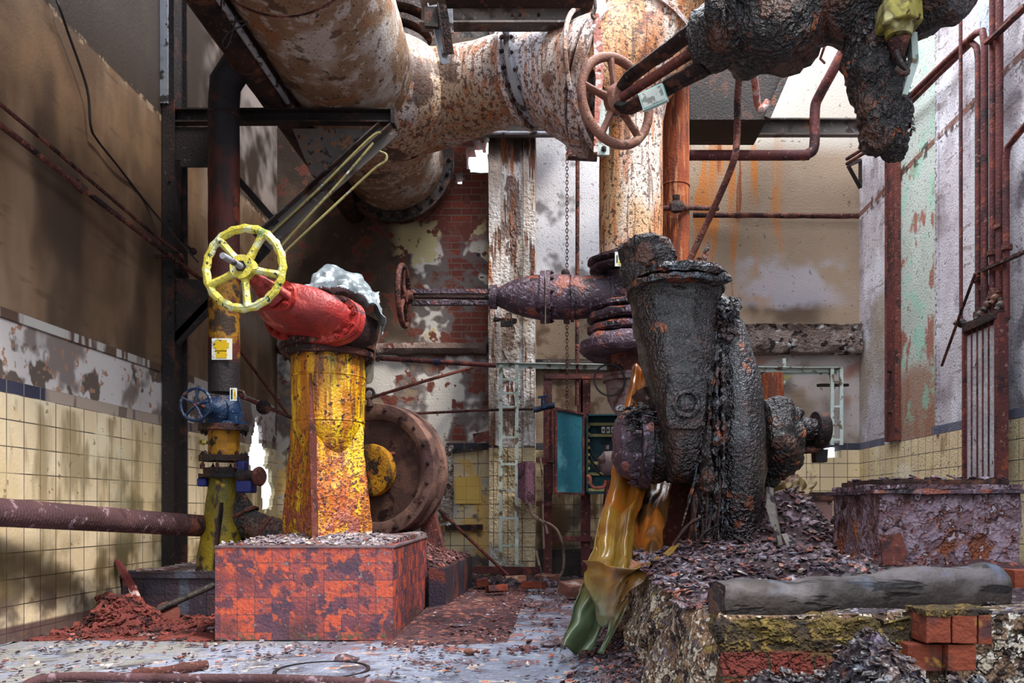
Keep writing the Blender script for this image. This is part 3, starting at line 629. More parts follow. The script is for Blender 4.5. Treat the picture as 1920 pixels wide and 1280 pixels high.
for k, (pp, lb) in enumerate([([(714,248),(690,262),(600,352),(505,440),(470,476)], 'pale yellow conduit above the other two along the diagonal bracket brace'),
        ([(700,268),(640,338),(560,425),(520,470)], 'pale yellow conduit running between its two neighbours beside the diagonal brace'),
        ([(712,284),(724,290),(722,303),(700,318),(620,392),(545,462),(528,482)], 'pale yellow conduit with hooked upper end below the diagonal bracket brace')]):
    b = MB(); b.tube([P(x, y, 6.30-.02*k) for x, y in pp], .010, 8, sm=4); put(b, 'conduit', M['conduit'], label=lb, cat='pipe', group='conduits along the diagonal brace')

# --- pipe running the length of the room under the roof
t = thing('roof_pipe', 'slim dark brown pipe running lengthwise above the steel bracket beside the huge speckled pipe', 'pipe', (-2.25,6,4.01))
b = MB(); b.tube([V(-2.25,3.6,4.01), V(-2.25,9.1,4.01)], .125, 24, step=.2); put(b, 'pipe_run', M['rust_dark'], t, rough=(.004,6))
for Y in (5.0, 5.9): 
    b = MB(); b.torus(V(-2.25,Y,4.01), (0,1,0), .13, .012, 30, 6); put(b, 'weld_seam', M['rust_dark'], t)
b = MB(); b.tube([V(-2.125,3.6,3.93), V(-2.125,6.75,3.93)], .022, 10, step=.2); put(b, 'side_conduit', M['light_steel'], t, label='bright bare conduit along its side')
b = MB(); b.tube([P(417,-20,5), P(418,35,5), P(462,40,5), P(455,48,5), P(430,60,5), P(417,80,5), P(424,90,5), P(433,70,5), P(443,30,5)], .005, 6, sm=6)
put(b, 'wire', M['wire'], label='loop of thin dark wire twisted around the slim pipe near the roof', cat='wire')

# --- upright pipe with painted lower end
t = thing('upright_pipe', 'tall upright pipe, dark red above, flaking yellow and black below, before the steel bracket', 'pipe', (-2.453,6,1.6))
xq = P(420,0,6).x
b = MB(); b.tube([V(xq,6,1.60), V(xq,6,2.4), V(xq,6,3.2), V(xq,6,3.72), V(xq+.01,6,3.86), V(xq+.10,6,4.0), V(xq+.2,6,4.04)], [.109]*5+[.11,.11], 32, step=.12); put(b, 'pipe_shaft', M['dark_pipe'], t, rough=(.003,6))
for z in (3.62,): b = MB(); b.torus(V(xq,6,z), (0,0,1), .11, .009, 32, 6); put(b, 'weld_seam', M['rust_dark'], t)
def label_plate(px0, px1, py0, py1, Y, name, lab, cat, marks, base=M['label_yellow'], par=None):
    t_ = thing(name, lab, cat, P((px0+px1)/2, py1, Y))
    b = MB(); b.prism([P(px0,py0,Y), P(px1,py0,Y), P(px1,py1,Y), P(px0,py1,Y)], (0,.004,0)); put(b, 'plate', M['label_white'], t_, smooth=False)
    for (x0_,y0_,x1_,y1_,m) in marks:
        b = MB(); b.prism([P(x0_,y0_,Y-.003), P(x1_,y0_,Y-.003), P(x1_,y1_,Y-.003), P(x0_,y1_,Y-.003)], (0,.002,0)); put(b, 'print', m, t_, smooth=False)
    return t_
t2 = label_plate(397,435,634,674,5.885,'warning_label','faded yellow and white label stuck on the upright pipe above the blue valve','label',
    [(405,637,425,671,M['label_yellow']),(400,642,405,652,M['label_yellow']),(425,642,429,652,M['label_yellow']),(403,657,425,658.5,M['label_ink'])])
label_plate(431,444,727,751,5.80,'pipe_tag','small white and yellow tag above the blue valve body','label',[(438.5,732,442,747,M['label_yellow']),(440,736,441,743,M['label_ink']),(433,730,436,748,M['blue_paint'])])

# --- blue gate valve with its handwheel
t = thing('blue_gate_valve', 'small blue gate valve with five-spoke blue handwheel between yellow pipe lengths', 'valve', P(420,800,6))
c0 = P(367,758,5.62); n_ = (P(425,775,6.0)-c0).normalized()
handwheel(t, c0, n_, .122, .011, M['blue_paint'], 5, .02, M['rust_brown'], .45, sr=.009)
b = MB(); b.tube([c0, c0+n_*.16], .012, 10); put(b, 'stem', M['rust_brown'], t)
b = MB(); b.lathe(c0+n_*.10, n_, [(0,.03),(.02,.055),(.06,.05),(.10,.075),(.12,.10),(.15,.10),(.15,.08),(.3,.09)], 20); put(b, 'bonnet', M['blue_paint'], t, rough=(.008,12))
b = MB(); b.lathe(P(420,800,6), (0,0,1), [(0,.115),(.05,.12),(.09,.135),(.14,.13),(.18,.115),(.22,.11)], 28, step=.02); put(b, 'body', M['blue_paint'], t, rough=(.012,14))
b = MB(); b.box(P(441,786,5.93), (.07,.1,.07)); put(b, 'lug', M['blue_paint'], t, rough=(.008,14), sub=3)
b = MB(); b.tube([P(438,738,5.95), P(438,732,5.95), P(456,735,5.95), P(460,748,5.95)], .012, 8, sm=3); put(b, 'bracket', M['rust_dark'], t)

t = thing('flanged_spool', 'short yellow pipe length with round port, directly under the blue valve', 'pipe', P(420,860,6))
xs_, ys_ = xq, 6.0
def zof(py, Y=6): return P(0,py,Y).z
b = MB(); b.lathe(V(xs_,6,zof(855)), (0,0,1), [(0,.108),(zof(806)-zof(855),.108)], 32, step=.03); put(b, 'pipe_shell', M['yellow_old'], t)
for (ya, yb, m) in ((808,797,M['rust_dark']), (797,792,M['blue_paint']), (865,854,M['rust_dark'])):
    b = MB(); b.lathe(V(xs_,6,zof(ya)), (0,0,1), [(0,.10),(0,.172),(zof(yb)-zof(ya),.172),(zof(yb)-zof(ya),.10)], 36); put(b, 'flange', m, t, rough=(.006,14))
bolts(t, V(xs_,6,zof(808)), (0,0,-1), .15, 8, .014, .02, M['rust_dark'], .2)
bolts(t, V(xs_,6,zof(854)), (0,0,1), .15, 8, .014, .02, M['rust_dark'], .2)
b = MB(); b.ringplate(P(383,829,5.87), (-.5,-1,0), .009, .019, .03, 16); b.tube([P(383,829,5.87)+V(0,.03,0), P(400,829,5.95)], .012, 8); put(b, 'drain_port', M['brass'], t)

t = thing('butterfly_valve', 'dark flanged valve with deep blue body and side knob above the flared yellow pipe foot', 'valve', P(420,903,6))
b = MB(); b.lathe(V(xs_,6,zof(896)), (0,0,1), [(0,.10),(0,.175),(.03,.175),(.03,.14),(.075,.14),(.075,.10)], 36); put(b, 'body', M['rust_dark'], t, rough=(.008,14))
bolts(t, V(xs_,6,zof(896)+.07), (0,0,1), .158, 8, .012, .03, M['rust_brown'], .1)
b = MB(); b.box(P(383,904,5.95), (.07,.1,.06)); put(b, 'blue_bracket', M['blue_deep'], t, bevel=.01)
b = MB(); b.box(P(462,912,5.92), (.115,.12,.09)); b.box(P(455,880,5.95), (.06,.1,.12)); put(b, 'blue_housing', M['blue_deep'], t, bevel=.012)
b = MB(); b.lathe(P(448,893,5.9), (1,-.1,.0), [(0,.05),(.1,.045),(.12,.03)], 16); put(b, 'shaft_housing', M['rust_dark'], t, rough=(.006,14))
b = MB(); b.lathe(P(483,893,5.88), (1,-.35,0), [(0,.01),(0,.066),(.018,.072),(.032,.06),(.04,.01)], 26); put(b, 'knob', M['rust_brown'], t)

t = thing('flared_pipe_foot', 'flared yellow pipe foot with green stains standing on the dark tiled plinth', 'pipe', P(415,1046,6))
z1 = zof(896); z0 = .31
b = MB(); b.tube([V(xs_-.02,6,z0), V(xs_-.02,6,.5), V(xs_-.01,6,.75), V(xs_,6,z1)], [.175,.15,.118,.105], 32, step=.03); put(b, 'foot_shell', M['green_yellow'], t, rough=(.008,9))
b = MB(); b.prism([V(xs_+.02,5.9,z0), V(xs_-.0,5.80,z0), V(xs_+.02,5.87,.8), V(xs_+.03,5.9,.8)], (.012,0,0)); put(b, 'rib', M['rust_dark'], t)
t = thing('elbow_pipe', 'thick corroded black elbow pipe curving from the flared foot to the yellow stand', 'pipe', P(540,1000,6))
b = MB(); b.tube([P(425,890,6.05), P(438,940,6.05), P(470,985,6.05), P(530,1005,6.05), P(600,1012,6.05)], [.09,.105,.115,.11,.10], 28, sm=8, step=.02); put(b, 'bend', M['black_crust'], t, rough=(.02,8))
for px, py, n_ in ((455,966,(.5,0,-.8)), (500,998,(.9,0,-.3))):
    b = MB(); b.torus(P(px,py,6.05), n_, .118, .012, 30, 6); put(b, 'seam', M['rust_brown'], t, rough=(.01,12))

# --- dark tiled plinth under it
t = thing('dark_tiled_plinth', 'low dark tiled plinth in the corner under the flared yellow pipe foot', 'plinth', (-2.45,5.9,0))
b = MB(); b.prism([V(-3.08,5.78,0), V(-2.09,5.80,0), V(-2.09,7.2,0), V(-3.08,7.2,0)], (0,0,.30)); put(b, 'block', M['dark_tiles'], t, smooth=False)
b = MB(); b.bb(-3.085,-2.09,5.765,5.80,.27,.315); put(b, 'edge', M['dark_tiles'], t, rough=(.005,8), sub=4)
def heap(name, fn, x0, x1, y0, y1, n, m, mat, par=None, base=0.0, **k):
    "a closed mound over a rectangle: fn(x, y) height above base"
    b = MB(); top = []
    for j in range(m+1):
        for i in range(n+1):
            x = x0+(x1-x0)*i/n; y = y0+(y1-y0)*j/m; top.append(V(x, y, base+max(fn(x, y), .0)))
    nn = (n+1)*(m+1); vs = top+[V(p.x, p.y, base-.01) for p in top]
    fs = [(j*(n+1)+i, j*(n+1)+i+1, (j+1)*(n+1)+i+1, (j+1)*(n+1)+i) for j in range(m) for i in range(n)]
    fs += [tuple(reversed([q+nn for q in f])) for f in fs]
    for i in range(n): fs.append((i, nn+i, nn+i+1, i+1)); a = m*(n+1)+i; fs.append((a, a+1, nn+a+1, nn+a))
    for j in range(m): a = j*(n+1); c = (j+1)*(n+1); fs.append((a, c, nn+c, nn+a)); a += n; c += n; fs.append((a, nn+a, nn+c, c))
    b.add(vs, fs); return put(b, name, mat, par, **k)
def nz(x, y, s=3, seed=0): return noise.fractal(V(x*s+seed, y*s-seed, seed*.7), .9, 2.1, 4)
heap('dust_layer', lambda x, y: .018+nz(x,y,5)*.02, -3.05,-2.1,5.80,6.9, 50,44, M['dusty_top'], t, base=.30)
def chips(name, pts, mat, lab, cat, par=None, kind='stuff', **k):
    b = MB()
    for (c, s, n) in pts: b.chip(c, s, s*random.uniform(.1,.3), n, .5)
    return put(b, name, mat, par, label=lab, cat=cat, kind=kind, smooth=False, **k)

# --- corrugated hose
t = thing('corrugated_hose', 'long ribbed brown hose running along the tiled wall to the flared yellow foot', 'hose', P(190,1000,5.2))
pa, pb = P(-60,958,4.25), P(384,986,6.0); pa.x = max(pa.x, -2.99); d = pb-pa; Lh = d.length; d.normalize(); prof = []
n_r = int(Lh/.021)
for i in range(n_r):
    s_ = i*.021; prof += [(s_, .070), (s_+.006, .0765), (s_+.013, .0765), (s_+.017, .070)]
b = MB(); b.lathe(pa, d, prof, 28); b.tube([V(-2.99,1.6,pa.z-.01), V(-2.99,3.2,pa.z-.01), pa+d*.02], .074, 28, sm=5); put(b, 'hose_wall', M['hose'], t, ang=60)
b = MB(); b.lathe(pb-d*.25, d, [(0,.079),(.24,.079),(.24,.06)], 28); put(b, 'hose_end', M['rust_brown'], t)

# --- pipes, wire and hook on the left wall
t = thing('wall_pipe', 'thicker of two brown pipes running down along the tan plaster wall', 'pipe', P(150,350,5.1))
b = MB(); b.tube([V(-3.0,1.8,P(0,234,4.4).z+.25), P(0,234,4.4), P(150,350,5.13), P(330,488,6.25), P(378,524,6.8)], .018, 12, step=.15); put(b, 'pipe_run', M['rust_brown'], t)
b = MB(); b.tube([P(142,343,5.1), P(158,357,5.16)], .03, 10); put(b, 'coupling', M['rust_dark'], t)
b = MB(); b.tube([V(-3.03,1.8,P(0,195,4.4).z+.25), P(0,195,4.4), P(90,270,4.8), P(210,373,5.5), P(290,440,6.0), P(340,478,6.28), P(352,520,6.7)], .012, 10, step=.15)
put(b, 'wall_pipe', M['rust_brown'], label='thinner brown pipe running just above its thicker neighbour on the tan wall', cat='pipe')
b = MB(); b.tube([P(104,-5,5.0), P(112,15,5.0), P(128,62,5.1), P(163,165,5.3), P(170,235,5.35), P(182,262,5.45), P(220,310,5.7), P(268,372,6.1), P(312,425,6.3), P(372,492,6.4)], .008, 8, sm=5, step=.1)
put(b, 'cable', M['wire'], label='thin dark cable hanging in a curve down the upper tan wall', cat='cable')
b = MB(); b.tube([P(322,480,6.3), P(275,481,6.3), P(269,486,6.3), P(268,531,6.3)], .015, 10); put(b, 'pipe_hook', M['rust_dark'], label='small L-shaped iron hook sticking out of the tan wall beside the steel column', cat='hook')
t = thing('wall_conduit', 'rusty conduit with round joint box on the peeling wall behind the blue valve', 'pipe', P(480,760,8))
b = MB(); b.tube([P(388,726,7.3), P(440,738,7.6), P(497,762,8.2), P(555,786,8.9)], .02, 10); b.tube([P(505,768,8.2), P(560,787,8.9)], .008, 6); put(b, 'pipe_run', M['rust_red'], t)
b = MB(); b.lathe(P(495,764,8.1), (.2,-1,0), [(0,.07),(.04,.07),(.05,.05)], 20); put(b, 'joint_box', M['rust_dark'], t)
b = MB(); b.tube([P(446,652,7.7), P(500,725,8.3), P(540,778,8.8), P(556,784,8.9)], .014, 8); put(b, 'wall_rod', M['rust_red'], label='thin rusty rod slanting down the peeling wall behind the upright pipe', cat='rod')
b = MB(); b.tube([P(330,445,6.6), P(362,470,6.7)], .012, 8); b.ball(P(362,471,6.7), .03, 12, 8); put(b, 'round_stub', M['rust_dark'], label='small round-ended iron stub left of the yellow handwheel', cat='stub')

# --- heap of red rubble and stray pieces on the floor at the left
def g2(x, y, cx, cy, rx, ry): return math.exp(-((x-cx)/rx)**2-((y-cy)/ry)**2)
t = thing('red_rubble_heap', 'heap of crumbled red brick and rust flakes against the foot of the tiled wall', 'rubble', P(215,1165,5.3))
hf = lambda x, y: .17*g2(x,y,-2.86,5.35,.2,.22)+.11*g2(x,y,-2.68,5.2,.2,.14)+.08*g2(x,y,-2.2,5.6,.3,.12)+nz(x,y,6)*.04-.035
heap('mound', hf, -3.09,-1.99,4.72,5.76, 80,70, M['pile_red'], t, ang=80)
pts = []
for i in range(900):
    x = random.gauss(-2.75,.2); y = random.gauss(5.28,.2)
    if -3.06 < x < -2.0 and 4.7 < y < 5.75: pts.append((V(x, y, max(hf(x,y),0)+.008), random.uniform(.01,.045), (0,-.3,1)))
chips('flakes', pts, M['pile_red'], None, None, t)
t_ = thing('slag_lump', 'ragged red lump sticking up on top of the red rubble heap', 'lump', P(196,1110,5.4))
b = MB(); b.ball(P(196,1122,5.4), .07, 16, 10, (1.1,.8,.7)); put(b, 'lump', M['pile_red'], t_, rough=(.05,12))
b = MB(); b.tube([P(240,1168,5.35), P(402,1096,5.6)], .022, 14, step=.1); put(b, 'iron_rod', M['old_steel'], label='dark iron pipe leaning from the floor against the dark tiled plinth', cat='rod', rough=(.002,20))
b = MB(); b.prism([P(214,1049,5.7), P(222,1052,5.7), P(250,1098,5.62), P(262,1128,5.55), P(298,1150,5.5), P(284,1160,5.5), P(252,1140,5.55), P(240,1102,5.62)], (.01,.02,0)); put(b, 'bent_metal_strip', W('red_white', [(130,60,56),(100,46,46)], [L((210,180,176), 9, .52, .58)]), label='bent red and white metal strip leaning in the corner behind the red rubble', cat='strip')
b = MB(); b.lathe(P(315,1152,5.5), (.3,-1,.35), [(0,.01),(0,.08),(.04,.08),(.045,.06),(.045,.01)], 24); put(b, 'iron_disc', M['rust_red'], label='small rusty iron disc on the floor beside the leaning iron pipe', cat='disc')

# --- red tiled plinth
t = thing('red_tiled_plinth', 'square red tiled plinth with sooty tiles, carrying the yellow pipe stand', 'plinth', (-1.5,5.5,0))
zp = .54
q = [V(-1.982,4.72,0), V(-.958,4.72,0), V(-1.04,6.42,0), V(-2.07,6.42,0)]
b = MB(); b.prism(q, (0,0,zp)); put(b, 'tiled_block', M['red_tiles'], t, smooth=False)
b = MB()
for a_, c_ in ((q[0],q[1]), (q[1],q[2])): b.bar(a_+V(0,0,zp-.002), c_+V(0,0,zp-.002), .016, .012)
put(b, 'edge_strip', W('edge_strip', [(130,112,116),(96,80,86)], bump=.3), t)
heap('dust_layer', lambda x, y: .006+.014*abs(nz(x,y,5))+.05*g2(x,y,-1.5,5.45,.45,.2)+.03*g2(x,y,-1.1,6.1,.2,.5), -1.97,-1.04,4.74,6.4, 60,80, M['dusty_top'], t, base=zp)
pts = []
for i in range(1400):
    y = random.uniform(4.76,6.4); x = random.uniform(-1.98+.04*(y-4.7)*-1,-.99-.05*(y-4.7))
    if random.random() < .3+.7*g2(x,y,-1.5,5.35,.5,.4): pts.append((V(x, y, zp+.014+.05*g2(x,y,-1.5,5.45,.45,.2)), random.uniform(.008,.025), (0,0,1)))
chips('rust_flakes', pts[:900], M['flake_pale'], None, None, t)

# --- low plinth behind with a slope of red rust
t = thing('low_back_plinth', 'low dark plinth with red rust slope, behind the red tiled plinth beside the aisle', 'plinth', (-1.3,7.1,0))
b = MB(); b.prism([V(-2.05,6.45,0), V(-1.0,6.45,0), V(-1.0,6.26,0), V(-.87,6.24,0), V(-.85,7.97,0), V(-2.05,7.97,0)], (0,0,.30)); put(b, 'block', M['dark_tiles'], t, smooth=False)
hs = lambda x, y: .01+.24*max(0, 1-(x+1.25)/.4 if x > -1.25 else 1)*g2(x,y,-1.4,7.0,.8,.8)+nz(x,y,5)*.02
heap('rust_slope', hs, -1.95,-.87,6.44,7.95, 60,70, M['mound_red'], t, base=.30, ang=80)
pts = []
for i in range(900):
    x = random.uniform(-1.45,-.88); y = random.uniform(6.5,7.9); pts.append((V(x, y, .31+hs(x,y)), random.uniform(.01,.03), (0.4,0,1)))
chips('rust_flakes', pts, M['flake_red'], None, None, t)

# --- yellow stand
t = thing('yellow_pipe_stand', 'large bright yellow rusting pipe stand on the red tiled plinth, ribbed and flared below', 'pipe stand', P(615,1008,5.6))
cx, cy = P(616,0,5.6).x, 5.6
def ez(py, Y=5.6): return P(0,py,Y).z
b = MB(); b.lathe(V(cx,cy,ez(870)), (0,0,1), [(0,.13),(ez(840)-ez(870),.19),(ez(812)-ez(870),.228),(ez(800)-ez(870),.24),(ez(790)-ez(870),.24),(ez(710)-ez(870),.248),(ez(706)-ez(870),.248),(ez(662)-ez(870),.246)], 44, step=.02); put(b, 'pipe_neck', M['yellow_pipe'], t, rough=(.004,8))
for py in (709, 792):
    b = MB(); b.torus(V(cx,cy,ez(py)), (0,0,1), .248 if py < 750 else .24, .006, 50, 6); put(b, 'weld_seam', M['yellow_pipe'], t)
zb_ = zp; yc = 5.62
top = [V(cx-.26,5.62,ez(785)), V(cx-.06,5.36,ez(770)), V(cx+.235,5.55,ez(785)), V(cx+.05,5.9,ez(785))]
bot = [V(P(527,0,5.62).x,5.62,zb_), V(P(594,0,5.3).x,5.26,zb_), V(P(702,0,5.55).x,5.52,zb_), V(cx+.05,5.95,zb_)]
b = MB(); rows = []
for k in range(25):
    f = k/24; pts4 = [a_+(c_-a_)*f for a_, c_ in zip(bot, top)]; ring = []
    for i in range(4):
        a_, c_ = pts4[i], pts4[(i+1) % 4]
        for s_ in range(10):
            g = s_/10; p = a_+(c_-a_)*g; ctr = sum(pts4, V(0,0,0))/4
            p = p+(p-ctr).normalized()*(-.03*sin(pi*g)*(f**2)) ; p = p-V(0,0,1)*(.16*sin(pi*g)*f**3); ring.append(p)
    rows.append(ring)
b.loft(rows); put(b, 'flared_housing', M['yellow_pipe'], t, rough=[(.012,5),(.005,25)])
b = MB(); b.prism([V(cx-.055,5.345,ez(712)), V(cx-.055,5.40,ez(712)), V(bot[1].x-.0,5.34,zb_), V(bot[1].x-.0,5.20,zb_)], (.016,.0,0)); put(b, 'front_rib', M['rust_red'], t, rough=(.006,12), sub=4, label='rusty red rib down the front corner')
b = MB(); b.box(V((bot[0].x+bot[2].x)/2,5.6,zp+.012), (.66,.6,.03)); put(b, 'base_plate', M['rust_brown'], t, rough=(.02,10), sub=8)
for (ya, yb, r) in ((672,661,.300), (657,646,.312)):
    b = MB(); b.lathe(V(cx,cy,ez(ya)), (0,0,1), [(0,.2),(0,r),(.012,r+.004),(ez(yb)-ez(ya),r),(ez(yb)-ez(ya),.2)], 48); put(b, 'flange', M['rust_brown'], t, rough=(.006,10))
b = MB(); b.lathe(V(cx,cy,ez(661)), (0,0,1), [(0,.285),(.02,.285)], 40); put(b, 'gasket', M['rust_dark'], t)
bolts(t, V(cx,cy,ez(672)), (0,0,-1), .28, 14, .014, .018, M['rust_dark'])

# --- red valve with the yellow handwheel
t = thing('red_gate_valve', 'large red gate valve lying on the yellow stand, with pale yellow handwheel facing the room', 'valve', P(619,645,5.6))
wc = P(458,503,4.9); ax_ = V(-.36,-.92,.14).normalized()
uu = V(0,0,1).cross(ax_).normalized(); vv = ax_.cross(uu).normalized()
uu2 = (uu*cos(-.10)+vv*sin(-.10)); vv2 = ax_.cross(uu2)
wa_ = V(-.12,-.99,.03).normalized()
handwheel(t, wc, -wa_, .266, .026, M['yellow_wheel'], 5, .072, M['yellow_wheel'], -.42, 20, .004, .8, sr=.025, names=('wheel_rim','wheel_spoke','wheel_hub'), taper=1.3)
b = MB(); b.torus(wc+wa_*.019, -wa_, .237, .006, 60, 6); b.torus(wc+wa_*.03, -wa_, .048, .007, 30, 6); put(b, 'wheel_bead', M['yellow_wheel'], t)
se = P(417,479,4.62); sd = (wc-se).normalized()
b = MB(); prof = [(0,.0),(0,.017),(.004,.019)]+[(i*.008+.01+(.004 if j else 0), .0175+.0015*j) for i in range(40) for j in (0,1)]; b.lathe(se, sd, prof, 18); put(b, 'stem', M['light_steel'], t, label='threaded bare steel stem')
b = MB(); b.tube([wc+wa_*.05, wc+wa_*.018], .034, 6); put(b, 'stem_nut', M['rust_dark'], t)
# yoke, neck, bonnet
fc = P(582,596,5.33)                                     # centre of the bonnet flange
def race(c, a, bb_, n=40, e=2.6):
    return [c+uu2*a*math.copysign(abs(cos(2*pi*k/n))**(2/e), cos(2*pi*k/n))+vv2*bb_*math.copysign(abs(sin(2*pi*k/n))**(2/e), sin(2*pi*k/n)) for k in range(n)]
nk = P(520,556,5.08)
b = MB(); rows = []
for f, a, c_ in ((0,.325,.135),(.2,.325,.135),(.4,.31,.132),(.6,.275,.125),(.78,.21,.112),(.92,.14,.095),(1,.09,.08)):
    rows.append(race(fc+(nk-fc)*f+V(0,0,.012*sin(pi*f)), a, c_, 40, 2.3))
rr_ = []
for A, B in zip(rows[:-1], rows[1:]):
    for k in range(5): rr_.append([a_+(c_-a_)*k/5 for a_, c_ in zip(A, B)])
rr_.append(rows[-1]); b.loft(rr_); put(b, 'bonnet', M['red_paint'], t, rough=(.006,10))
b = MB(); b.loft([race(fc+ax_*.0, .37, .165), race(fc+ax_*.03, .375, .17), race(fc-ax_*.02, .375, .17)][::2]+[race(fc-ax_*.035, .365, .165)]); put(b, 'bonnet_flange', M['red_paint'], t, rough=(.004,12))
b = MB(); b.loft([race(fc-ax_*.04, .365, .165), race(fc-ax_*.075, .375, .17)]); put(b, 'body_flange', M['red_paint'], t, rough=(.005,12))
for k in range(18):
    a = 2*pi*(k+.5)/18; p = fc+uu2*.343*math.copysign(abs(cos(a))**.77, cos(a))+vv2*.145*math.copysign(abs(sin(a))**.77, sin(a))+ax_*.0
    bolt_at(t, p, ax_, .017, .022, M['red_paint'])
b = MB(); b.tube([nk, nk+(wc-nk)*.35, nk+(wc-nk)*.8, wc], [.075,.055,.045,.038], 18, step=.02); put(b, 'neck', M['red_paint'], t, rough=(.008,14))
for sg in (-1, 1):
    b = MB(); b.tube([nk+uu2*sg*.095-ax_*.06, nk+uu2*sg*.1, nk+(wc-nk)*.6+uu2*sg*.05, wc-wa_*.03], [.03,.028,.02,.02], 10, sm=4); put(b, 'yoke_arm', M['red_paint'], t, rough=(.006,14))
b = MB(); b.loft([race(nk-ax_*.03, .135, .1), race(nk+ax_*.01, .135, .1)]); put(b, 'neck_flange', M['red_paint'], t, rough=(.008,12))
for a in (.6,2.5,3.8,5.6): bolt_at(t, nk+uu2*cos(a)*.115+vv2*sin(a)*.08, ax_, .017, .025, M['red_paint'])
# rust brown body behind
bc = P(640,600,5.62)
b = MB(); b.loft([race(fc-ax_*.07, .30, .13), race(fc-ax_*.15, .31, .15), race(fc-ax_*.25, .31, .16), race(fc-ax_*.36, .26, .14), race(fc-ax_*.42,.18,.1)]); put(b, 'body', M['rust_dark'], t, rough=(.01,9))
b = MB(); b.lathe(V(cx,cy,ez(646)), (0,0,1), [(0,.24),(.06,.25),(.16,.25),(.20,.22)], 36, step=.03); put(b, 'body_barrel', M['rust_dark'], t, rough=(.008,9))
b = MB(); b.lathe(V(cx+.03,cy+.02,ez(646)+.17), (.18,0,1), [(0,.2),(0,.29),(.03,.3),(.05,.29),(.05,.2)], 40); put(b, 'outlet_flange', M['rust_dark'], t)

# --- crumpled plastic on top of it
def sheet(rows, n, fold, name, mat, th=.003, par=None, m=8, seed=1, **k):
    "rows of (left point, right point); folds push the cloth out of its plane"
    A = smooth_path([tuple(r[0])+tuple(r[1]) for r in rows], m); vs = []; N = len(A)
    for j, r in enumerate(A):
        a, c = V(*r[:3]), V(*r[3:])
        a2, c2 = V(*A[min(j+1,N-1)][:3]), V(*A[max(j-1,0)][:3]); 
        for i in range(n+1):
            f = i/n; p = a+(c-a)*f; d_ = (c-a)
            nr = d_.cross(a2-c2); nr = nr.normalized() if nr.length > 1e-7 else V(0,-1,0)
            vs.append(p+nr*fold(f, j/N)+V(noise.noise(p*9+V(seed,0,0)), noise.noise(p*9+V(0,seed,9)), noise.noise(p*9+V(7,3,seed)))*k.get('jit', .01))
    k.pop('jit', None)
    b = MB(); b.add(vs, [(j*(n+1)+i, j*(n+1)+i+1, (j+1)*(n+1)+i+1, (j+1)*(n+1)+i) for j in range(N-1) for i in range(n)])
    o = put(b, name, mat, par, ang=50, **k)
    q = o.modifiers.new('thick', 'SOLIDIFY'); q.thickness = th; q.offset = 0
    return o
def crease(s1, s2, amp, sd):
    def f(u, v):
        a = noise.noise(V(u*s1+sd, v*s2, sd)); c = noise.noise(V(u*s1*2.3-sd, v*s2*2.3, sd+4)); return amp*((.5-abs(a)*2)+(.5-abs(c)*2)*.5)
    return f
sheet([(P(556,552,5.5), P(640,538,5.42)), (P(590,518,5.62), P(676,556,5.38)), (P(618,502,5.75), P(702,574,5.36)), (P(668,516,5.85), P(722,600,5.38)), (P(708,552,5.9), P(716,632,5.44))], 44, crease(5,4,.045,2), 'plastic_sheet', M['plastic_grey'], seed=3, jit=.014,
    label='crumpled grey plastic sheet lying over the back of the red valve', cat='sheet')
sheet([(P(694,600,5.75), P(714,600,5.6)), (P(684,680,5.75), P(704,660,5.62)), (P(676,730,5.78), P(696,715,5.66))], 10, crease(3,3,.02,5), 'plastic_drape', M['plastic_drop'], label='translucent strip of plastic hanging down behind the stand flange', cat='sheet')

# --- large open flywheel casing behind the stand
t = thing('round_pump_casing', 'large round rusty open casing with yellow hub, behind the yellow stand, ring bolt on top', 'pump casing', P(745,1006,6.9))
gc = P(702,882,6.85); gn = V(-.34,-.94,0).normalized()
b = MB(); b.lathe(gc, -gn, [(.012,.43),(0,.445),(-.006,.50),(0,.555),(.03,.56),(.10,.56),(.12,.545),(.12,.50),(.16,.50),(.18,.56),(.24,.56),(.24,.43)], 72, close=True); put(b, 'outer_ring', M['dish_brown'], t, rough=(.005,9))
b = MB(); b.lathe(gc, -gn, [(.02,.44),(.05,.432),(.16,.40),(.24,.33),(.28,.22),(.29,.02),(.33,.02),(.33,.45),(.02,.45)], 60, step=.03); put(b, 'dish', M['dish_brown'], t)
for k_, R_, z_ in ((0,.215,-.10),(1,.165,-.04)):
    b = MB(); b.lathe(gc-gn*z_, -gn, [(0,.1),(0,R_-.03),(.01,R_),(.05,R_+.005),(.09,R_)], 48, step=.03); put(b, 'hub_ring', M['yellow_old'] if k_ == 0 else M['rust_brown'], t, label='yellow painted hub ring' if k_ == 0 else None)
b = MB(); b.lathe(gc+gn*.0, -gn, [(-.06,.01),(-.06,.06),(.02,.07),(.04,.11),(.2,.12)], 30, step=.03); put(b, 'shaft_hub', M['yellow_old'], t)
bolts(t, gc-gn*.10, gn, .19, 8, .013, .02, M['old_steel'], .3)
bolts(t, gc, gn, .51, 20, .016, .02, M['rust_dark'], .1)
b = MB(); b.tube([gc+V(-.2,-.02,.06), gc+V(.06,-.06,.13), gc+V(.18,-.04,.14)], .014, 8); put(b, 'spindle_arm', M['rust_red'], t)
b = MB(); b.torus(P(692,738,6.85), (-.2,-1,0), .043, .013, 30, 10); b.tube([P(692,748,6.85), P(694,762,6.85)], [.018,.03], 12); put(b, 'lifting_eye', M['rust_dark'], t)
b = MB(); b.prism([P(786,960,7.0), P(812,955,7.0), P(832,1035,7.0), P(790,1040,7.0)], (0,.15,0)); put(b, 'foot', M['rust_red'], t, rough=(.006,9), sub=4)
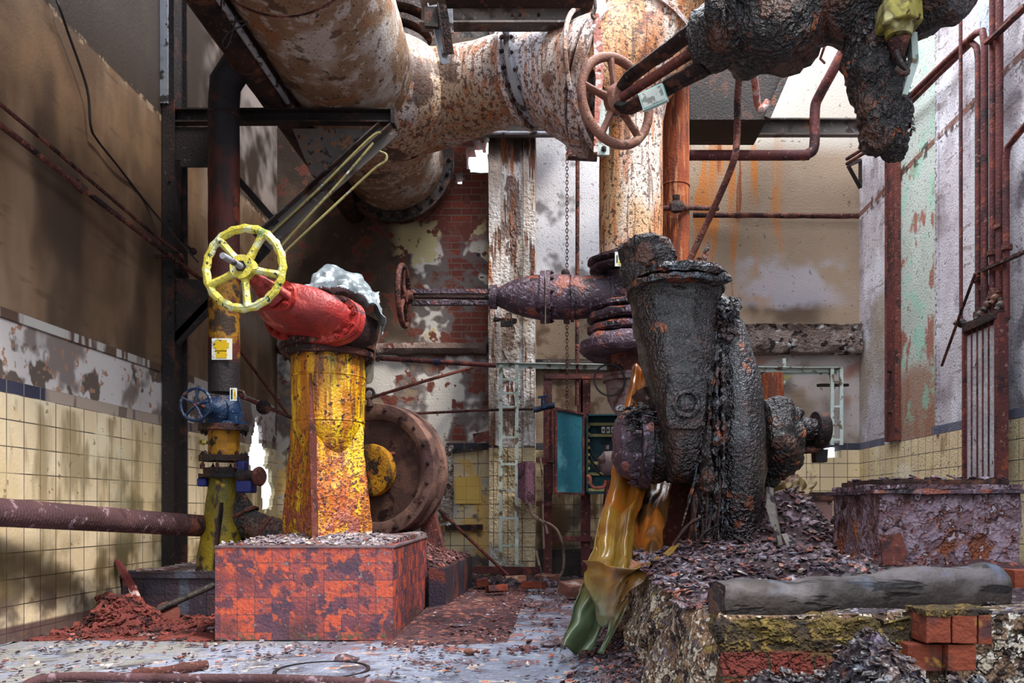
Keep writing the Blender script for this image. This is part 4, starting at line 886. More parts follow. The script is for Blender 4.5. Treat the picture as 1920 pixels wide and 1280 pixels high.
# ================================================================ OVERHEAD
# --- the huge speckled pipe and its bend to the right
AX_, AZ = -1.75, 4.41
t = thing('huge_speckled_pipe', 'huge tan speckled overhead pipe running to the back wall, resting on the steel bracket', 'pipe', (AX_,6,3.87))
b = MB(); b.tube([V(AX_,3.4,AZ+.0), V(AX_,6.35,AZ)], .54, 72, step=.1); put(b, 'pipe_run', M['pipe_tan'], t, rough=(.006,3))
b = MB(); b.tube([V(AX_,6.35,AZ), V(AX_,8.72,AZ)], .53, 72, step=.1); put(b, 'rear_length', M['pipe_tan'], t, rough=(.008,3))
b = MB(); b.ringplate(V(AX_,8.6,AZ), (0,1,0), .50, .635, .05, 72); put(b, 'rear_flange', M['old_steel'], t, rough=(.006,9))
bolts(t, V(AX_,8.6,AZ), (0,-1,0), .59, 24, .02, .03, M['rust_dark'])
b = MB(); b.ringplate(V(AX_,8.72,AZ), (0,1,0), .45, .62, .05, 72); put(b, 'mating_flange', M['rust_brown'], t)
for Y in (5.2,): b = MB(); b.torus(V(AX_,Y,AZ), (0,1,0), .541, .008, 80, 6); put(b, 'weld_seam', M['rust_brown'], t)
BY = 7.0
t = thing('bent_branch_pipe', 'wide streaked pipe sweeping right from the huge speckled pipe to a bolted flange ring', 'pipe', P(880,270,BY))
def pz(px, py):
    # the branch comes nearer as it goes right, up to the junction
    Yk = [(700,7.6),(790,7.5),(900,7.25),(985,7.08),(1118,6.84),(1160,6.8),(2000,6.8)]
    for (a, ya), (c, yc) in zip(Yk[:-1], Yk[1:]):
        if px <= c: return P(px, py, ya+(yc-ya)*max(0,(px-a))/(c-a))
    return P(px, py, 6.8)
b = MB(); b.tube([V(AX_+.02,8.1,AZ-.02), V(AX_+.05,7.6,AZ-.02), V(AX_+.25,7.2,AZ-.05), pz(790,188), pz(850,178), pz(900,165), pz(945,152), pz(975,144)],
    [.5,.52,.52,.45,.40,.37,.36,.36], 72, sm=6, step=.08); put(b, 'sweep_bend', M['pipe_streak'], t, rough=(.008,3))
bd = V(.90,-.43,.05).normalized(); bc_ = pz(974,144)
b = MB(); b.ringplate(bc_, bd, .33, .445, .04, 72); put(b, 'flange_ring', M['pipe_pale'], t, rough=(.004,9))
bolts(t, bc_+bd*.04, bd, .41, 20, .018, .025, M['rust_brown'])
t = thing('reducer_pipe', 'pale streaked cone-shaped pipe widening to the right between flange ring and hanging strap', 'pipe', pz(1060,290))
b = MB(); b.ringplate(bc_+bd*.10, bd, .33, .45, .045, 72); put(b, 'flange_ring', M['light_steel'], t, rough=(.004,9))
bolts(t, bc_+bd*.145, bd, .42, 20, .016, .015, M['rust_brown'], .1)
b = MB(); b.tube([pz(983,141), pz(1000,141), pz(1040,148), pz(1075,155), pz(1118,162)], [.36,.365,.41,.47,.56], 72, step=.04); put(b, 'cone', M['pipe_pale'], t, rough=(.008,3))
b = MB(); b.tube([pz(1112,160), pz(1130,163)], [.565,.56], 72); b.torus(pz(1114,160), bd, .565, .02, 80, 8); put(b, 'rim', M['pipe_pale'], t)
b = MB(); b.tube([pz(1014,190)+V(0,-.38,0)+V(.02,0,0), pz(1050,175)+V(0,-.46,0), pz(1085,180)+V(0,-.53,0)], [.02,.05,.03], 12, sm=4, step=.02); put(b, 'rust_scab', M['rust_dark'], t, rough=(.05,14))
b = MB(); b.tube([pz(1002,62), pz(1000,44), pz(995,44), pz(992,58)], .012, 8, sm=4); b.ball(pz(1004,66), .05, 12, 8); put(b, 'eye_bolt', M['old_steel'], t, rough=(.01,15))
# --- junction, drop pipe and rising pipe
t = thing('rising_elbow_pipe', 'thick orange streaked pipe rising from the junction above the tan handwheel towards the roof', 'pipe', pz(1230,90))
b = MB(); b.tube([pz(1122,165), pz(1160,135), pz(1210,80), pz(1275,-20), pz(1340,-120)], [.50,.47,.43,.42,.42], 64, sm=5, step=.08); put(b, 'pipe_run', M['pipe_orange'], t, rough=(.008,3))
rd = (pz(1275,-20)-pz(1210,80)).normalized()
for (px, py, R, m) in ((1222,60,.455,M['pipe_pale']), (1262,2,.50,M['violet_rust']), (1272,-12,.50,M['rust_red'])):
    b = MB(); b.ringplate(pz(px,py), rd, .38, R, .03, 60); put(b, 'flange_ring', m, t)
bolts(t, pz(1262,2), -rd, .465, 22, .018, .02, M['rust_dark'])
t = thing('drop_pipe', 'thick vertical pipe with white and orange streaks dropping behind the black pump', 'pipe', pz(1183,500))
b = MB(); b.tube([pz(1183,150), pz(1183,500)], .262, 56, step=.08); put(b, 'pipe_run', M['pipe_orange'], t, rough=(.005,3))
b = MB(); b.tube([pz(1150,60), pz(1168,130), pz(1183,240)], [.3,.40,.262], 56, sm=8, step=.06); put(b, 'saddle', M['pipe_pale'], t, rough=(.006,4))
t = thing('hanging_strap', 'pale pinkish steel strap hanging from the roof beam in front of the cone pipe', 'strap', P(1125,290,6.3))
b = MB(); b.prism([P(1112,22,6.32), P(1124,26,6.32), P(1131,90,6.32), P(1131,150,6.34), P(1124,220,6.34), P(1120,285,6.34), P(1113,285,6.34), P(1115,210,6.34), P(1117,150,6.34), P(1113,90,6.32)], (0,.03,0)); put(b, 'strap_band', M['pink_paint'], t)
b = MB(); b.tube([P(1113,-20,6.3), P(1116,15,6.3), P(1110,28,6.3), P(1115,36,6.3)], .014, 8, sm=3); put(b, 'hook_wire', M['old_steel'], t)
t = thing('hanger_plate', 'grey flat steel hanger behind the tan handwheel, bolted at its lower end', 'hanger', P(1132,295,6.36))
b = MB(); b.prism([P(1120,60,6.4), P(1137,60,6.4), P(1143,290,6.4), P(1120,290,6.4)], (0,.04,0)); put(b, 'plate', M['pale_green'], t, rough=(.003,9))
bolt_at(t, P(1132,280,6.4), (0,-1,0), .022, .02, M['rust_dark'])
# --- orange pipe further right
t = thing('orange_upright_pipe', 'slender bright orange rusted upright pipe right of the streaked drop pipe', 'pipe', P(1266,1010,7.3))
b = MB(); b.tube([P(1266,-60,7.3), P(1266,600,7.3), V(P(1266,0,7.3).x,7.3,.0)], .124, 36, step=.1); put(b, 'pipe_run', M['orange_rust'], t, rough=(.003,5))
for py in (350,): b = MB(); b.torus(P(1266,py,7.3), (0,0,1), .125, .007, 36, 6); put(b, 'weld_seam', M['orange_rust'], t)

# --- steelwork under the roof
def channel(name, x0, x1, Y, z0, z1, mat, lab, d=.12, side=-1, rust=None):
    t = thing(name, lab, 'beam', ((x0+x1)/2, Y, z0))
    b = MB(); b.bb(x0, x1, Y, Y+.012, z0, z1); put(b, 'web', mat, t, rough=(.003,6), sub=6)
    for z in (z0, z1-.014):
        b = MB(); b.bb(x0, x1, Y-d if side < 0 else Y, Y if side < 0 else Y+d, z, z+.014); put(b, 'flange', mat, t, rough=(.003,6), sub=4)
    return t
t = channel('roof_beam', P(838,0,6.0).x, P(1112,0,6.0).x, 6.0, P(0,14,6).z, P(0,-30,6).z, M['rust_dark'], 'rusty steel beam crossing the top above the flange ring')
t = channel('deep_roof_beam', P(790,0,6.6).x, P(1112,0,6.6).x, 6.6, P(0,58,6.6).z, P(0,10,6.6).z, M['grey_beam'], 'deep grey steel beam with rivets behind the rusty roof beam')
for px in (960, 975, 1010): bolt_at(t, P(px,28,6.6), (0,-1,0), .014, .012, M['rust_dark'], 'rivet')
t = thing('roof_deck_plate', 'dark blotched steel deck plates above the wide bent pipe', 'plate', P(960,90,8))
b = MB(); b.bb(P(800,0,7.9).x, P(1118,0,7.9).x, 7.9, 8.7, P(0,52,7.6).z, P(0,40,7.6).z+.02); put(b, 'deck', W('deck', [(84,72,64),(64,54,48)], [L((124,80,44), 7, .58, .64), L((40,34,32), 4, .54, .62)]), t, rough=(.003,5))
b = MB(); b.bb(P(780,0,7.6).x, P(1300,0,7.6).x, 8.72, 8.76, P(0,120,8.7).z, P(0,40,8.7).z); put(b, 'end_plate', M['old_steel'], t)
t = thing('angle_iron_hanger', 'pair of dark steel angle legs hanging from the roof beams beside the flanged pipe', 'hanger', P(830,112,6.5))
for (a_, c_, m) in ((P(812,10,6.5), P(836,120,6.6), M['light_steel']), (P(830,8,6.4), P(843,102,6.5), M['rust_dark'])):
    b = MB(); b.angle(a_, c_, .07, .01, (0,1,0)); put(b, 'angle_leg', m, t)
b = MB(); b.prism([P(796,12,6.38), P(822,12,6.38), P(822,50,6.38), P(796,48,6.38)], (0,.04,0)); put(b, 'gusset', M['dark_steel'], t)
b = MB(); b.prism([P(838,12,6.3), P(848,12,6.3), P(850,60,6.36), P(846,62,6.36)], (0,.02,0)); put(b, 'stiffener', M['light_steel'], t)
t = thing('flanged_roof_pipe', 'dark maroon pipe with flange passing up behind the huge speckled pipe', 'pipe', P(760,100,7.6))
b = MB(); b.tube([P(770,-80,7.6), P(758,40,7.6)], .30, 40, step=.1); put(b, 'pipe_run', M['rust_dark'], t)
for k_, (px, py) in enumerate(((756,55),(752,78))):
    b = MB(); b.ringplate(P(px,py,7.6), (P(758,40,7.6)-P(770,-80,7.6)).normalized(), .1, .27-.02*k_, .05, 40); put(b, 'flange', M['old_steel'] if k_ else M['rust_dark'], t, rough=(.004,9))

# --- tan handwheel with threaded stem and yoke, upper right
t = thing('tan_handwheel_valve', 'black crusted overhead valve with long yoke, threaded stem and tan handwheel', 'valve', P(1300,250,4.4))
wc = P(1155,190,4.6); ve = P(1330,78,3.98); n_ = (ve-wc).normalized()
handwheel(t, wc, n_, .262, .026, M['wheel_tan'], 5, .062, M['wheel_tan'], .5, sr=.021, names=('wheel_rim','wheel_spoke','wheel_hub'))
u_, v_ = frame(n_)
b = MB(); prof = [(0,.0),(0,.024)]+[(i*.007+.006+(.0035 if j else 0), .0225+.0035*j) for i in range(104) for j in (0,1)]+[(.74,0)]; b.lathe(wc-n_*.02, n_, prof, 18); put(b, 'stem', M['rust_red'], t, ang=60)
b = MB(); b.lathe(wc, n_, [(0,.03),(.0,.075),(.03,.085),(.06,.07),(.06,.03)], 28); put(b, 'yoke_head', M['wheel_tan'], t, rough=(.006,14))
for sg, w_ in ((1,.046),(-1,.054)):
    b = MB(); b.tube([wc+n_*.04+v_*sg*.045, wc+n_*.12+v_*sg*.085, ve+v_*sg*.11], [w_*.8,w_*.8,w_], 12, step=.03, ell=(1.2,.6)); put(b, 'yoke_bar', M['rust_dark'], t, rough=(.006,12))
    b = MB(); b.tube([wc+n_*.05+v_*sg*.075, wc+n_*.14+v_*sg*.115, ve+v_*sg*.145], .012, 8, step=.05); put(b, 'tie_rod', M['rust_dark'], t)
bolt_at(t, wc-n_*.01+v_*.06, -n_, .012, .012, M['dark_steel']); bolt_at(t, wc-n_*.01-v_*.06, -n_, .012, .012, M['dark_steel'])
# crusted body
b = MB(); b.tube([ve-n_*.05, ve+n_*.02, ve+n_*.06, ve+n_*.2], [.10,.16,.15,.13], 30, step=.02); put(b, 'packing_flange', M['black_crust'], t, rough=[(.03,9),(.01,30)])
b = MB(); b.tube([P(1350,20,3.9), P(1400,30,3.9), P(1450,40,3.9), P(1480,35,3.9), P(1515,20,3.9)], [.16,.22,.24,.22,.15], 40, sm=5, step=.02); put(b, 'valve_body', M['black_crust'], t, rough=[(.05,6),(.015,25)])
b = MB(); b.tube([P(1440,30,3.85), P(1478,62,3.85), P(1512,88,3.85)], [.17,.16,.10], 30, sm=4, step=.02); put(b, 'lower_lobe', M['black_crust'], t, rough=[(.03,7),(.012,25)])
for px in (1340, 1372): b = MB(); b.torus(P(px,25,3.9), (1,-.3,.1), .2, .03, 40, 10); put(b, 'flange_ring', M['black_crust'], t, rough=[(.03,9),(.01,28)])
b = MB(); b.tube([P(1490,-30,3.9), P(1580,-15,3.85), P(1650,-20,3.8), P(1720,-10,3.75), P(1800,-45,3.6)], [.22,.235,.235,.20,.16], 40, sm=4, step=.03); put(b, 'crusted_run', M['black_crust'], t, rough=[(.04,6),(.012,25)])
t = thing('value_tag', 'square pale tag with green edge hanging on the yoke of the tan handwheel', 'tag', P(1225,205,4.15)) 
b = MB(); b.prism([P(1196,176,4.15), P(1241,155,4.15), P(1251,187,4.15), P(1206,207,4.15)], (.012,.02,0)); put(b, 'tag_plate', M['tag_edge'], t, smooth=False)
b = MB(); b.prism([P(1199,177,4.146), P(1239,159,4.146), P(1247,185,4.146), P(1208,203,4.146)], (0,.003,0)); put(b, 'tag_face', M['tag_face'], t, smooth=False)
t.name = 'square_tag'; TL['square_tag'] = TL['value_tag']
# hanging crusted pipe end
t = thing('hanging_pipe_end', 'black tar-crusted pipe end hanging down in front of the white wall', 'pipe', P(1658,298,3.8))
b = MB(); b.tube([P(1622,-70,3.8), P(1630,40,3.8), P(1643,130,3.8), P(1655,210,3.8), P(1665,262,3.8), P(1668,284,3.8), P(1668,296,3.8)], [.105,.112,.125,.118,.10,.075,.02], 44, sm=5, step=.015)
put(b, 'crusted_shell', M['black_crust'], t, rough=[(.035,9),(.014,34)])
pts = []
for i in range(700):
    f = random.random(); a = random.uniform(0,6.28); c = P(1632+38*f, 40+220*f, 3.8); r = .125-.02*f
    n = V(cos(a), sin(a), 0); pts.append((c+n*r, random.uniform(.006,.018), n))
chips('crust', pts, M['tar_flake'], None, None, t)
t = thing('brass_hose_fitting', 'dirty yellow brass hex fitting with steel clip hanging beside the tar-crusted pipe end', 'fitting', P(1690,150,3.7))
b = MB(); b.lathe(P(1685,70,3.62), (0.02,0,1), [(0,.02),(0,.055),(.055,.065),(.06,.085),(.13,.09),(.14,.07),(.25,.07)], 24); put(b, 'collar', M['brass'], t)
b = MB(); b.tube([P(1686,52,3.62), P(1684,14,3.62)], .1, 6); put(b, 'hex_nut', M['brass'], t, bevel=.006)
b = MB(); b.tube([P(1685,108,3.64), P(1685,72,3.62)], [.025,.05], 16); put(b, 'nozzle', M['rust_brown'], t)
b = MB(); b.prism([P(1708,58,3.66), P(1720,60,3.66), P(1723,115,3.66), P(1702,178,3.66), P(1692,176,3.66), P(1711,112,3.66)], (0,.05,0)); put(b, 'clip_plate', M['pale_green'], t)
b = MB(); b.tube([P(1680,95,3.6), P(1690,118,3.6), P(1702,134,3.6), P(1693,138,3.6), P(1678,128,3.6)], .012, 8, sm=4); put(b, 'steel_clip', M['old_steel'], t)
# small curved pipes
b = MB(); b.tube([P(1392,60,5.2), P(1390,110,5.3), P(1383,180,5.4), P(1382,250,5.5), P(1376,300,5.5), P(1350,365,5.6), P(1315,440,5.7), P(1288,500,5.7)], .023, 12, sm=5, step=.08)
put(b, 'curved_drain_pipe', M['rust_brown'], label='long thin curved brown pipe hanging from the crusted valve down behind the pump', cat='pipe')
b = MB(); b.tube([P(1404,80,6.5), P(1410,120,6.6), P(1416,160,6.8), P(1420,195,7.0), P(1428,205,7.0), P(1440,190,7.0)], .03, 12, sm=5, step=.08)
put(b, 'curved_stub_pipe', M['pink_paint'], label='short curved pinkish pipe beside the slanted dark steel brace under the valve', cat='pipe')
# --- beam across the back, hopper and brace
t = channel('cross_beam', P(870,0,8.5).x, P(1622,0,8.5).x, 8.5, P(0,257,8.5).z, P(0,226,8.5).z, M['grey_beam'], 'long grey steel channel beam crossing in front of the back wall', side=-1, d=.06)
b = MB(); b.tube([P(905,249,8.3), P(1125,249,8.3)], .018, 10, step=.1); b.ball(P(1003,247,8.3), .035, 10, 8); put(b, 'frosted_pipe', M['light_steel'], label='thin pale-topped pipe running under the left end of the cross beam', cat='pipe', rough=(.004,12))
t = thing('dark_hopper', 'dark sheet steel hopper above the cross beam beside the orange pipe', 'hopper', P(1370,222,8))
b = MB(); b.prism([P(1294,60,7.9), P(1500,60,7.9), P(1480,140,7.9), P(1438,224,7.9), P(1294,224,7.9)], (0,.55,0)); put(b, 'sheet_body', M['dark_steel'], t, rough=(.004,4), smooth=False)
b = MB(); b.bar(P(1482,120,7.85), P(1438,222,7.85), .06, .05, (0,1,0)); put(b, 'edge_brace', M['old_steel'], t)
b = MB(); b.tube([P(1276,291,8.2), P(1490,291,8.2), P(1515,288,8.2), P(1527,272,8.2), P(1528,205,8.2), P(1536,180,8.15), P(1562,132,8.0), P(1586,85,7.9), P(1600,50,7.8)], .05, 20, sm=4, step=.08)
put(b, 'bent_brown_pipe', M['maroon'], label='smooth brown pipe running under the cross beam then bending upwards at the right', cat='pipe')
b = MB(); b.tube([P(1553,70,8.4), P(1545,90,8.4), P(1538,110,8.5), P(1546,118,8.6)], .014, 8); put(b, 'wall_hook', M['rust_red'], label='small bent brown hook on the bright upper wall', cat='hook')
# ================================================================ MIDDLE, BACK WALL
HY = 6.8
# --- horizontal gate valve with brown handwheel
t = thing('long_gate_valve', 'long violet-brown gate valve lying level, brown handwheel at its far left end', 'valve', P(1000,600,HY))
hz = P(0,557,HY).z; ha = V(1,.10,0).normalized()
wc = P(757,555,HY-.1); 
handwheel(t, wc, V(1,-.01,0), .262, .022, M['rust_brown'], 5, .05, M['rust_brown'], .3, sr=.014, names=('wheel_rim','wheel_spoke','wheel_hub'))
def hp(px, py=557): return P(px, py, HY)
b = MB(); b.tube([hp(762,556), hp(935,558)], .018, 12, step=.05); put(b, 'stem', M['rust_dark'], t)
for dy, w_ in ((-10,.022),(11,.022)):
    b = MB(); b.bar(hp(772,557+dy), hp(940,557+dy), .05, w_*1.6); put(b, 'yoke_bar', M['violet_rust'], t, rough=(.003,12), sub=3)
b = MB(); b.tube([hp(762,557), hp(776,557)], .055, 20); put(b, 'yoke_head', M['rust_brown'], t)
b = MB(); b.tube([hp(918), hp(932)], [.095,.10], 24); b.tube([hp(930), hp(945), hp(975), hp(1005), hp(1020)], [.07,.10,.155,.18,.185], 36, sm=4, step=.03); put(b, 'bonnet', M['violet_rust'], t, rough=(.012,8))
b = MB(); b.tube([hp(1030), hp(1100), hp(1150), hp(1180)], [.185,.175,.18,.18], 40, step=.03); put(b, 'body', M['violet_rust'], t, rough=(.008,8))
for (a_, c_, R) in ((1013,1021,.215),(1024,1032,.215),(1070,1076,.205),(1143,1149,.20)):
    b = MB(); b.tube([hp(a_), hp(c_)], R, 40); put(b, 'flange', M['violet_rust'], t, rough=(.008,12))
bolts(t, hp(1032), (1,0,0), .195, 10, .016, .02, M['rust_dark'])
b = MB(); b.ball(hp(1060,512), .035, 10, 8); put(b, 'lug', M['rust_dark'], t, rough=(.01,12))
b = MB(); b.box(hp(1062,601), (.05,.05,.05)); put(b, 'lug', M['rust_dark'], t, rough=(.01,12))
b = MB(); b.tube([hp(925,598), hp(968,602)], .02, 8, step=.03); b.box(hp(950,606), (.1,.06,.05)); put(b, 'rust_lump', M['black_crust'], t, rough=(.02,14))
# --- vertical flanged stack
t = thing('flanged_vertical_stack', 'upright stack of thick rusty flanges and tapering pipe directly behind the black pump', 'pipe stack', P(1185,770,HY))
sx = P(1183,0,HY).x
def sz(py): return P(0,py,HY).z
for (ya, yb, R) in ((512,500,.34),(498,487,.355),(607,588,.36),(586,572,.345),(630,612,.36),(668,634,.425)):
    b = MB(); h_ = sz(yb)-sz(ya); b.lathe(V(sx,HY,sz(ya)), (0,0,1), [(0,.16),(0,R-.03),(h_*.25,R),(h_*.7,R),(h_,R-.05),(h_,.16)], 44, step=.03); put(b, 'flange', M['violet_rust'], t, rough=(.018,8))
b = MB(); b.lathe(V(sx,HY,sz(612)), (0,0,1), [(0,.2),(sz(512)-sz(612),.2)], 36, step=.04); put(b, 'valve_body', M['violet_rust'], t, rough=(.01,9))
b = MB(); b.lathe(V(sx,HY,sz(708)), (0,0,1), [(0,.2),(sz(660)-sz(708),.2)], 36, step=.03); put(b, 'spool', M['rust_brown'], t, rough=(.008,9))
for (ya, yb, R) in ((716,709,.235),(708,702,.23)):
    b = MB(); b.lathe(V(sx,HY,sz(ya)), (0,0,1), [(0,.1),(0,R),(sz(yb)-sz(ya),R),(sz(yb)-sz(ya),.1)], 40); put(b, 'lower_flange', M['grey_motor'], t)
b = MB(); b.tube([V(sx,HY,sz(716)), V(sx,HY,sz(740)), V(sx+.10,HY-.3,sz(800)), V(sx+.12,HY-.5,sz(850))], [.21,.2,.14,.13], 32, step=.04); put(b, 'taper_pipe', M['grey_motor'], t, rough=(.005,9))
label_plate(1153,1166,472,499,6.35,'pipe_tag','small white and yellow tag on the flange stack beside the broken pump stub','label',[(1160,475,1165,496,M['label_yellow']),(1156,478,1158,492,M['label_ink'])])
b = MB(); b.torus(P(1143,712,6.55), (.2,-1,0), .125, .008, 36, 6); put(b, 'wire_hoop', M['wire'], label='thin dark wire hoop hanging left of the tapering pipe', cat='wire')

# --- chain and thin pipes
t0_ = P(1063,275,8.1)
b = MB(); z = P(0,232,8.1).z; k = 0; zend = P(0,768,8.1).z; xch = P(1063,0,8.1).x
while z > zend:
    n_ = V(0,1,0) if k % 2 else V(1,0,0); u_, v_ = frame(n_)
    ring = []
    for i in range(12):
        a = 2*pi*i/12; c = V(xch,8.1,z)+V(0,0,1)*cos(a)*.022+n_.cross(V(0,0,1))*sin(a)*.012; ring.append(c)
    b.tube(ring, .0042, 5, closed=True); z -= .034; k += 1
put(b, 'iron_chain', M['rust_brown'], label='long rusty chain hanging straight down to the open teal cabinet', cat='chain')
b = MB(); b.tube([P(1083,300,8.5), P(1082,760,8.5)], .022, 10, step=.15); put(b, 'riser_pipe', M['rust_brown'], label='slim straight brown vertical pipe just right of the chain', cat='pipe')
t = thing('short_bracket_beam', 'short brown bracket beam with hangers under the cross beam, right of the chain', 'bracket', P(1095,296,8.2))
b = MB(); b.bar(P(1062,288,8.2), P(1120,291,8.2), .1, .09); put(b, 'bar', M['rust_brown'], t)
for px in (1079,1094): b = MB(); b.bar(P(px,255,8.2), P(px,282,8.2), .045, .03); put(b, 'hanger', M['dark_steel'], t)

# --- ladders and rail
def ladder(px0, px1, ya, yb, Y, rungs, lab, skew=0, top=0):
    t = thing('steel_ladder', lab, 'ladder', P((px0+px1)/2, yb, Y)); t['group'] = 'pale steel ladders on the back wall'
    for px in (px0, px1):
        b = MB(); b.bar(P(px,ya-(top if px == px1 else 0),Y), P(px+skew,yb,Y), .035, .03, (0,1,0)); put(b, 'rail', M['pale_green'], t)
    for y in rungs:
        b = MB(); b.bar(P(px0,y,Y), P(px1,y,Y), .028, .022, (0,0,1)); put(b, 'rung', M['pale_green'], t)
ladder(939,969,684,1058,8.35,[711,737,763,820,870,919,971,1023],'long pale green steel ladder standing against the peeling pilaster')
ladder(1560,1577,690,834,8.5,[716,762,796,824],'short pale green steel ladder high up beside the small square wall opening')
t = thing('pale_handrail', 'pale green angle rail running level behind pump and flange stack to the short ladder', 'rail', P(1250,700,8.45))
b = MB(); b.angle(P(930,680,8.45), P(1500,689,8.5), .05, .008); b.angle(P(1425,689,8.5), P(1578,689,8.5), .045, .008); put(b, 'rail', M['pale_green'], t)
b = MB(); b.angle(P(1425,697,8.7), P(1570,697,8.7), .03, .006); put(b, 'lower_rail', M['pale_green'], t)
for px in (1126, 1470): b = MB(); b.bar(P(px,672,8.5), P(px,692,8.5), .035, .02, (0,1,0)); put(b, 'post', M['pale_green'], t)
b = MB(); b.bar(P(1535,722,8.6), P(1588,722,8.9), .05, .03); b.bar(P(1558,700,8.7), P(1562,728,8.9), .04, .02); put(b, 'stay', M['dark_steel'], t)

# --- pipes along the left bay
t = thing('wall_rail_pipe', 'straight maroon pipe running level between yellow stand and long ladder', 'pipe', P(810,680,8.4))
b = MB(); b.tube([P(690,670,8.3), P(930,685,8.4)], .025, 12, step=.2); put(b, 'pipe_run', M['maroon'], t)
b = MB(); b.tube([P(815,678,8.33), P(824,679,8.33)], .04, 10); put(b, 'coupling', M['blue_paint'], t)
b = MB(); b.tube([P(700,744,8.2), P(790,716,8.3), P(885,689,8.8)], .016, 8, step=.2); put(b, 'slanting_rod', M['rust_red'], label='thin rusty rod slanting up to the right from the ring bolt', cat='rod')
b = MB(); b.tube([P(762,776,8.5), P(900,769,8.5), P(1045,765,8.5)], .014, 8, step=.2); put(b, 'level_rod', M['rust_brown'], label='thin level rusty rod crossing behind the long ladder', cat='rod')
b = MB(); b.tube([P(822,955,7.9), P(952,1078,8.1)], .016, 8, step=.1); put(b, 'leaning_rod', M['rust_red'], label='long rusty rod leaning from the round pump casing down to the rubble', cat='rod')
t = thing('blue_tap', 'small blue tap on the level rod right of the long ladder', 'tap', P(1010,780,8.4))
b = MB(); b.tube([P(1000,768,8.4), P(1040,760,8.4)], .03, 10, step=.03); b.tube([P(1018,765,8.38), P(1018,745,8.38)], .02, 8); b.bar(P(1008,745,8.38), P(1030,742,8.38), .03, .02); put(b, 'tap_body', M['blue_paint'], t, rough=(.008,18))
b = MB(); b.bar(P(888,822,8.62), P(938,812,8.62), .1, .03, (0,1,0)); put(b, 'red_board', M['rust_red'], label='short red-brown board fixed across left of the long ladder', cat='board', rough=(.004,9))
t = thing('wall_frame', 'crusted pale frame of a fallen panel on the tiled wall left of the ladder', 'frame', P(840,1000,8.9))
b = MB(); b.bar(P(838,835,8.93), P(838,985,8.93), .13, .06, (0,1,0)); put(b, 'post', W('crusted_white', [(172,160,150),(140,124,112)], [L((90,66,50), 9, .52, .6, h=-.5), L((206,200,198), 6, .54, .62)], bump=1, bs=30, dist=.04), t, rough=(.02,12), sub=8)
b = MB(); b.bar(P(828,848,8.95), P(905,840,8.95), .05, .05, (0,0,1)); put(b, 'head', M['old_steel'], t)
b = MB(); b.bar(P(835,990,8.93), P(905,988,8.93), .06, .06, (0,0,1)); put(b, 'sill', M['rust_dark'], t, rough=(.012,12), sub=4)
for k_, (px, py) in enumerate(((866,905),(890,905),(866,935),(890,935))):
    pass
t = thing('yellow_tile_patch', 'patch of four brighter yellow tiles on the back wall left of the pilaster', 'tiles', P(878,945,8.97))
b = MB(); b.prism([P(853,894,8.975), P(902,894,8.975), P(902,944,8.975), P(853,944,8.975)], (0,.03,0)); put(b, 'tiles', W('bright_tiles', [(226,186,96),(214,172,80)], [L((228,190,104), 5, -1, -1, kind='tile', col2=(216,174,84), grout=(160,130,70), w=.146, hh=.146, mortar=.002, h=.3, du=.08, dv=.02)], rough=.4, bump=.2), t, smooth=False)

# --- red steel frame with the teal electrical cabinet
t = thing('maroon_steel_frame', 'dark maroon steel frame of posts and rails carrying the teal cabinet', 'frame', P(1085,1090,8.5))
for (a_, c_, w_) in ((P(1027,700,8.5),P(1027,1078,8.5),.09), (P(1038,765,8.48),P(1038,925,8.48),.04), (P(1098,710,8.6),P(1098,1080,8.6),.1), (P(1087,708,8.6),P(1087,780,8.6),.06)):
    b = MB(); b.bar(a_, c_, w_, .05, (0,1,0)); put(b, 'post', M['maroon'], t)
for (a_, c_, w_) in ((P(1022,706,8.5),P(1165,706,8.5),.07), (P(1005,862,8.4),P(1040,862,8.4),.06), (P(1005,944,8.4),P(1035,944,8.4),.06), (P(1035,1010,8.55),P(1110,1010,8.55),.06)):
    b = MB(); b.bar(a_, c_, w_, .05, (0,0,1)); put(b, 'cross_rail', M['maroon'], t)
b = MB(); b.bb(P(1010,0,8.6).x, P(1160,0,8.6).x, 8.6, 8.9, 0.0, P(0,1030,8.6).z); put(b, 'base_box', M['dark_steel'], t, rough=(.005,5), smooth=False)
t = thing('teal_cabinet', 'teal electrical cabinet with open door hanging on the maroon frame', 'cabinet', P(1140,926,8.5))
xa, xb_ = P(1100,0,8.35).x, P(1190,0,8.35).x; za, zb2 = P(0,925,8.35).z, P(0,776,8.35).z
b = MB(); b.bb(xa, xb_, 8.55, 8.57, za, zb2); b.bb(xa, xa+.015, 8.35, 8.56, za, zb2); b.bb(xb_-.015, xb_, 8.35, 8.56, za, zb2); b.bb(xa, xb_, 8.35, 8.56, zb2-.015, zb2); b.bb(xa, xb_, 8.35, 8.56, za, za+.015)
put(b, 'cabinet_body', M['teal_dark'], t, smooth=False)
b = MB(); b.prism([P(1094,776,8.37), P(1043,766,8.0), P(1043,924,8.0), P(1094,926,8.37)], (.0,.02,0)); door_ = put(b, 'door', M['teal'], t, smooth=False)
fr_ = MB()
for a_, c_ in ((P(1094,776,8.36),P(1043,766,7.99)), (P(1043,766,7.99),P(1043,924,7.99)), (P(1043,924,7.99),P(1094,926,8.36)), (P(1094,926,8.36),P(1094,776,8.36))): fr_.bar(a_, c_, .02, .025, (0,1,0))
put(fr_, 'door_frame', M['maroon'], door_)
b = MB(); b.bb(P(1041,0,8.0).x-.02, P(1041,0,8.0).x, 7.99, 8.03, P(0,924,8).z, P(0,765,8).z); put(b, 'door_edge', M['maroon'], door_)
for y in (795, 816, 868, 888, 918):
    b = MB(); b.bar(P(1103,y,8.5), P(1188,y,8.5), .02, .03); put(b, 'mounting_rail', M['conduit'], t)
